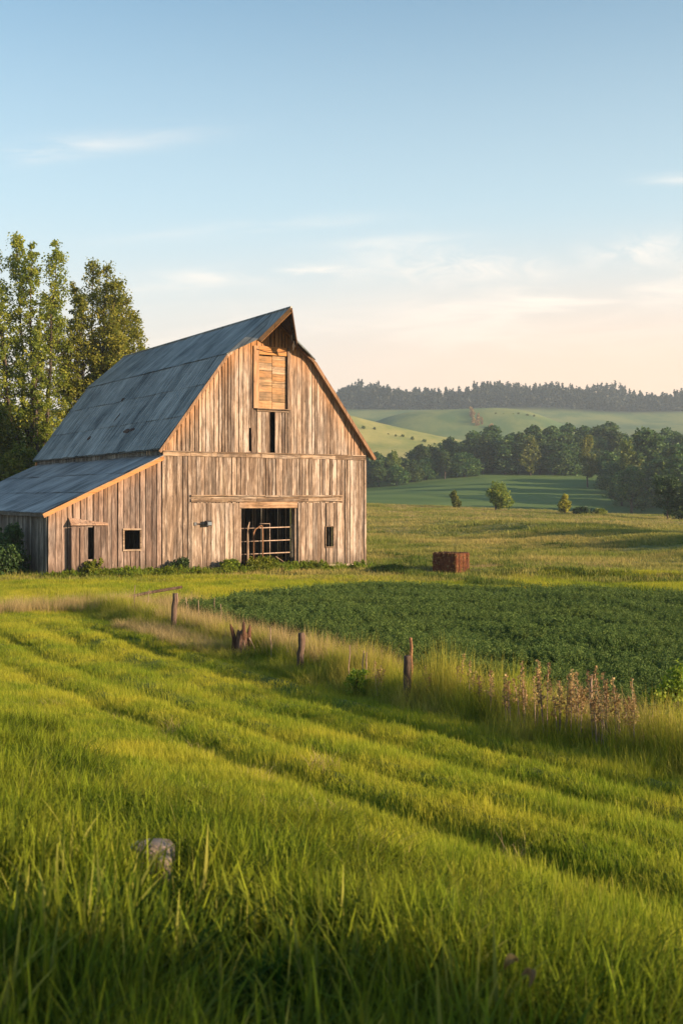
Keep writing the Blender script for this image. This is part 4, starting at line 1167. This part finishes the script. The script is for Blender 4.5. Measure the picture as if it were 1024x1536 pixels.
scatter('broad_grass', bp_, M['broad'], lift(p), np.ones(len(p)), np.clip(.95+.35*vnoise(p[:,0], p[:,1], .5, 36)+.12*rng.normal(size=len(p)), .5, 1.4), 'broad upright grass blades closest to the camera at the bottom', 'grass')
# mown field
mp = [blades(130, .27, .05, .155, .0065, .6, 3, .3) for _ in range(6)]
mc = lambda x, y: ~tallm(x, y) & (fence_q(x, y) < 9.2) & ~inbarn(x, y)
p = np.concatenate([field_pts(7500, 15, 47, mc, 1.8), field_pts(6500, 3.0, 16, mc, 1.5)])
hs = 1.0+.35*vnoise(p[:,0], p[:,1], .9, 9)+.25*vnoise(p[:,0], p[:,1], 3, 12)+.12*rng.normal(size=len(p))
scatter('mown_grass', mp, M['mown'], lift(p), np.ones(len(p)), np.clip(hs, .45, 1.9), 'short yellow-green grass mown in rows between the bank and the fence line', 'grass')
# fence-line grass
fp = [blades(60, .17, .25, .62, .007, .6, 5, .28) for _ in range(6)]
def fcond(x, y):
    q = fence_q(x, y); c = 9.3+.25*vnoise(x, y, 2, 14)
    return (np.abs(q-c) < .95)
p = field_pts(1350, 9, 35, fcond, 1.8)
q = fence_q(p[:,0], p[:,1]); hs = (1.0 + .55*vnoise(p[:,0], p[:,1], .9, 15))*(1+.35*np.exp(-((p[:,0]-1.6)**2+(p[:,1]-16.8)**2)/1.2))*(.45+.75*np.exp(-((q-9.4)/.5)**2))*(1.28-.50*sstep(13, 26, p[:,1]))
scatter('fence_line_grass', fp, M['fence_grass'], lift(p), np.ones(len(p))*1.05, hs*.94, 'tall yellow-green grass growing thick along the old fence line', 'grass')
sp_ = [blades(45, .16, .3, .66, .005, .5, 4, .25) for _ in range(4)]
def scond(x, y):
    q = fence_q(x, y); return (q > 9.2) & (q < 10.2) & ((y < 16) | (y > 19)) & (vnoise(x, y, 1.4, 18) > -.1)
p = field_pts(420, 10, 34, scond, 1.8)
p2 = field_pts(230, 23, 33, lambda x, y: (fence_q(x, y) > 8.1) & (fence_q(x, y) < 8.9) & (vnoise(x, y, 1.6, 19) > -.2), 1.8)
p3 = field_pts(240, 30, 40, lambda x, y: (x < -4.2) & (x > -11) & (np.abs(y - (33.5+.25*(x+6))) < 1.2), 1.8)
p4 = field_pts(25, 5, 16, lambda x, y: (np.abs(fence_q(x, y) - 4.0 - .1*x) < .9) & (vnoise(x, y, 1.1, 28) > -.1), 1.6)
p = np.concatenate([p, p2, p3, p4]); hs = np.concatenate([np.full(420, 1.05), np.full(230, .55), np.full(240, .85), np.full(25, .28)])*(.8+.4*rng.random(len(p)))
scatter('dry_grass', sp_, M['straw'], lift(p), np.ones(len(p)), hs, 'pale straw-coloured dry grass among the fence-line growth', 'grass')
# strip between fence grass and crop plus yard before the barn
yp = [blades(90, .36, .08, .24, .012, .7, 3, .35) for _ in range(5)]
p = field_pts(7500, 14, 47, lambda x, y: (fence_q(x, y) > 9.1) & ~cropm(x, y) & ~inbarn(x, y), 2.5)
hs = 1.0+.4*vnoise(p[:,0], p[:,1], 1.5, 20)
scatter('yard_grass', yp, M['mown'], lift(p), np.ones(len(p)), hs, 'rough green grass between the fence line, the clover and the barn', 'grass')
# meadow
mdp = [blades(90, .75, .10, .32, .035, .7, 2, .4) for _ in range(6)]
pa = field_pts(5200, 44, 85, lambda x, y: ~inbarn(x, y) & (x > -26), 3, xk=.36); pb = field_pts(5200, 80, 172, lambda x, y: ~inbarn(x, y) & (x > -8), 3, xk=.36)
p = np.concatenate([pa, pb]); sc_ = np.concatenate([np.ones(len(pa)), np.full(len(pb), 1.7)])
hs = np.clip(1.0+.85*vnoise(p[:,0]*.25, p[:,1], 1.6, 27)+.5*vnoise(p[:,0], p[:,1], 3.0, 22)+.35*vnoise(p[:,0], p[:,1], 9, 23), .3, 2)*np.where(p[:,1] > 80, 1.0, .85)
scatter('meadow_grass', mdp, M['meadow'], lift(p), sc_, hs, 'yellow-green meadow grass rolling up to the crest right of the barn', 'grass')
tg = [blades(70, .35, .12, .34, .03, .7, 2, .4) for _ in range(4)]
def along(pix, n, wid):
    P_ = [at(*q, 30, 170) for q in pix]; out = []
    seg = list(zip(P_[:-1], P_[1:])); ln = [(b-a).length for a, b in seg]
    for (a, b), l_ in zip(seg, ln):
        for _ in range(int(n*l_/sum(ln))):
            c = a.lerp(b, random.random()); w_ = wid*(.3+.9*max(0, .5+mnoise.noise(Vector((c.x*.35, c.y*.2, 1)))))
            out.append((c.x+random.gauss(0, w_*.4), c.y+random.gauss(0, w_)))
    return out
random.seed(12)
pp = along([(552,851),(600,860),(660,869),(720,876),(790,885)], 330, .55) + along([(700,846),(760,848),(830,856),(900,866),(970,872),(1030,878)], 130, .6) \
   + along([(820,884),(900,889),(1030,893)], 70, .5) + along([(560,800),(700,806),(860,822)], 60, 1.2) + along([(640,770),(760,781),(900,792),(1030,800)], 60, 2.0) + along([(552,756),(700,760),(800,768)], 130, 1.2) \
   + along([(560,830),(620,836),(640,852)], 50, .7)
p = np.array([q for q in pp if not inbarn(np.array(q[0]), np.array(q[1]))])
scatter('coarse_grass', tg, M['coarse'], lift(p), np.full(len(p), 1.1), .7+.7*rng.random(len(p)), 'darker coarse grass tufts lining the old tracks across the meadow', 'grass')
p = field_pts(1500, 112, 168, lambda x, y: (x > 6) & (vnoise(x*.3, y, 4, 40) > -.35), 3, xk=.36)
p2 = field_pts(300, 47, 60, lambda x, y: (x > 6) & (x < 13) & (np.abs(y-54-.1*x) < 1.0), 3, xk=.36)
p = np.concatenate([p, p2])
scatter('stubble', mdp, M['stubble'], lift(p), np.where(p[:,1] > 90, 1.7, .8), np.where(p[:,1] > 90, .8, .45)*(.8+.4*rng.random(len(p))), 'pale tan stubble along the far crest of the meadow and beside the bale', 'grass')
# clover crop
random.seed(3)
cp = [clover(110, .34, .28, .50, .026) for _ in range(5)]
p = field_pts(3800, 9, 40, cropm, 3.0)
hs = 1.0+.22*vnoise(p[:,0], p[:,1], .7, 24)+.1*vnoise(p[:,0], p[:,1], 2.5, 25)
scatter('clover_crop', cp, M['crop'], lift(p, -.02), np.ones(len(p)), hs, 'dense dark green leafy crop in the shade beyond the fence line', 'crop')
# weeds at the foot of the barn
wp = [clover(30, .28, .12, .40, .055) for _ in range(3)] + [blades(60, .25, .2, .5, .014, .6, 4, .3) for _ in range(3)]
nW = 620; s_ = rng.uniform(-5.4, 10.4, nW); d_ = -.15 - np.abs(rng.normal(size=nW))*.7
p = np.stack([LX+.852*s_-.524*d_, LY+.524*s_+.852*d_], 1)
d2 = rng.uniform(0, 12, 120); s2 = -5.2-np.abs(rng.normal(size=120))*.5; p2 = np.stack([LX+.852*s2-.524*d2, LY+.524*s2+.852*d2], 1)
p = np.concatenate([p, p2]); hs = np.clip(.8+.6*vnoise(p[:,0], p[:,1], 1.2, 30), .3, 1.6); hs = np.where((Lx(p[:,0],p[:,1]) > 7.6) & (Ly(p[:,0],p[:,1]) > -1), hs*.45, hs)
scatter('barn_weeds', wp, M['weedleaf'], lift(p), np.ones(len(p)), hs, 'leafy green weeds crowding the foot of the barn walls', 'weeds')

# ------------------------------------------------------------------ haze
mb = MB(); mb.box((-1700, -60, -12), (1700, 1400, 150))
hz = mb.build('haze'); tag(hz, 'thin blue evening haze lying over the valley and hills', 'haze', kind='stuff')
m, nt, nd, L = newmat('evening_haze')
pv = N(nt, 'ShaderNodeVolumePrincipled'); pv.inputs['Color'].default_value = (.76, .89, 1.0, 1); pv.inputs['Density'].default_value = .00029
pv.inputs['Anisotropy'].default_value = .2
ou = N(nt, 'ShaderNodeOutputMaterial'); L.new(pv.outputs[0], ou.inputs['Volume']); hz.data.materials.append(m)
hz.display_type = 'WIRE'

# ------------------------------------------------------------------ light, sky, camera
SUN_EL = 13.5
sdx, sdy = .915, -.403
az = math.atan2(sdx, sdy)            # clockwise from +Y
w = bpy.data.worlds.new('World'); bpy.context.scene.world = w; w.use_nodes = True
nt = w.node_tree; nt.nodes.clear()
sky = N(nt, 'ShaderNodeTexSky', sky_type='NISHITA'); sky.sun_disc = False; sky.sun_elevation = R(SUN_EL); sky.sun_rotation = az
sky.air_density = 1.0; sky.dust_density = .6; sky.ozone_density = 2.5
tc = N(nt, 'ShaderNodeTexCoord').outputs['Generated']; sp_n = N(nt, 'ShaderNodeSeparateXYZ'); nt.links.new(tc, sp_n.inputs[0])
yy = math_n(nt, 'MAXIMUM', sp_n.outputs[1], .05)
u = math_n(nt, 'DIVIDE', sp_n.outputs[0], yy); v = math_n(nt, 'DIVIDE', sp_n.outputs[2], yy)
cu = N(nt, 'ShaderNodeCombineXYZ'); nt.links.new(u, cu.inputs[0]); nt.links.new(math_n(nt, 'SUBTRACT', v, math_n(nt, 'MULTIPLY', u, .05)), cu.inputs[1])
wn = noise_n(nt, mapping(nt, cu.outputs[0], (7, 42, 1)), 1.0, 6, .6, .6)
wn2 = noise_n(nt, mapping(nt, cu.outputs[0], (26, 60, 1), (4, 2, 0)), 1.0, 5, .65, .8)
tot = None
for (pxc, rc, wx, wy, tilt, st_, kk) in ((380, 412, 110, 9, .02, 1.0, 0), (470, 405, 45, 5, .05, .9, 0), (300, 432, 110, 14, .05, .45, 0), (640, 395, 90, 22, -.05, .6, 1), (760, 400, 60, 14, 0, .5, 1),
                                      (960, 375, 60, 16, .1, .8, 1), (900, 440, 190, 22, .12, .9, 0), (700, 470, 220, 26, .10, .5, 0), (160, 212, 110, 12, .1, .55, 0), (30, 236, 50, 8, .05, .6, 0),
                                      (610, 362, 70, 7, .06, .6, 0), (1010, 268, 40, 6, 0, .7, 0), (860, 500, 220, 30, .1, .4, 0), (250, 500, 200, 30, .0, .35, 0), (400, 340, 160, 8, .08, .35, 0)):
    uc, vc = (pxc-512)/F, (HOR-rc)/F
    du = math_n(nt, 'SUBTRACT', u, uc); dv = math_n(nt, 'SUBTRACT', math_n(nt, 'SUBTRACT', v, vc), math_n(nt, 'MULTIPLY', du, tilt))
    e = math_n(nt, 'ADD', math_n(nt, 'POWER', math_n(nt, 'ABSOLUTE', math_n(nt, 'DIVIDE', du, wx*1.3/F)), 2.0), math_n(nt, 'POWER', math_n(nt, 'ABSOLUTE', math_n(nt, 'DIVIDE', dv, wy*1.35/F)), 2.0))
    g_ = math_n(nt, 'MULTIPLY', math_n(nt, 'POWER', 2.718, math_n(nt, 'MULTIPLY', e, -1.0)), st_)
    g_ = math_n(nt, 'MULTIPLY', g_, maprange(nt, wn2 if kk else wn, .34, .72))
    tot = g_ if tot is None else math_n(nt, 'ADD', tot, g_)
tot = math_n(nt, 'MINIMUM', tot, 1.0)
hs = N(nt, 'ShaderNodeMix', data_type='RGBA', blend_type='MULTIPLY'); hs.inputs[0].default_value = 1.0; nt.links.new(sky.outputs[0], hs.inputs[6]); hs.inputs[7].default_value = (.74, 1.0, .96, 1)
# thin evening veil thickening towards the horizon, peach towards the sun side
veil = math_n(nt, 'MULTIPLY', maprange(nt, sp_n.outputs[2], .54, .05), .90)
vcol = mixc(nt, maprange(nt, u, -.35, .25), (4.8, 4.15, 3.55), (6.0, 4.15, 2.9))
vcol = mixc(nt, maprange(nt, sp_n.outputs[2], .26, .10), (3.75, 4.35, 4.4), vcol)
skc = mixc(nt, veil, hs.outputs[2], vcol)
CL = (6.5, 5.5, 4.6)
skc = mixc(nt, math_n(nt, 'MULTIPLY', tot, .62), skc, CL)
bg = N(nt, 'ShaderNodeBackground'); bg.inputs['Strength'].default_value = .10; nt.links.new(skc, bg.inputs[0])
ow = N(nt, 'ShaderNodeOutputWorld'); nt.links.new(bg.outputs[0], ow.inputs[0])

sl = bpy.data.lights.new('sun', 'SUN'); sl.energy = 5.0; sl.angle = R(.6); sl.color = (1.0, .74, .48)
so = bpy.data.objects.new('sun', sl); C.objects.link(so)
d = Vector((sdx*math.cos(R(SUN_EL)), sdy*math.cos(R(SUN_EL)), math.sin(R(SUN_EL))))
so.rotation_euler = d.to_track_quat('Z', 'Y').to_euler(); so.location = (60, -30, 40)

cam = bpy.data.cameras.new('camera'); co = bpy.data.objects.new('camera', cam); C.objects.link(co)
cam.sensor_fit = 'VERTICAL'; cam.sensor_height = 36; cam.lens = F/1536*36
co.location = (0, 0, 0); co.rotation_euler = (R(90), 0, 0); cam.shift_y = -(768-HOR)/1536
cam.clip_start = .05; cam.clip_end = 9000
cam.dof.use_dof = True; cam.dof.focus_distance = 46; cam.dof.aperture_fstop = 4.2
S = bpy.context.scene; S.camera = co
S.view_settings.view_transform = 'Standard'; S.view_settings.look = 'None'; S.view_settings.gamma = 1; S.view_settings.exposure = 1.2
S.cycles.volume_bounces = 0; S.cycles.max_bounces = 6; S.cycles.diffuse_bounces = 3; S.cycles.transmission_bounces = 4; S.cycles.transparent_max_bounces = 8
S.cycles.use_denoising = True
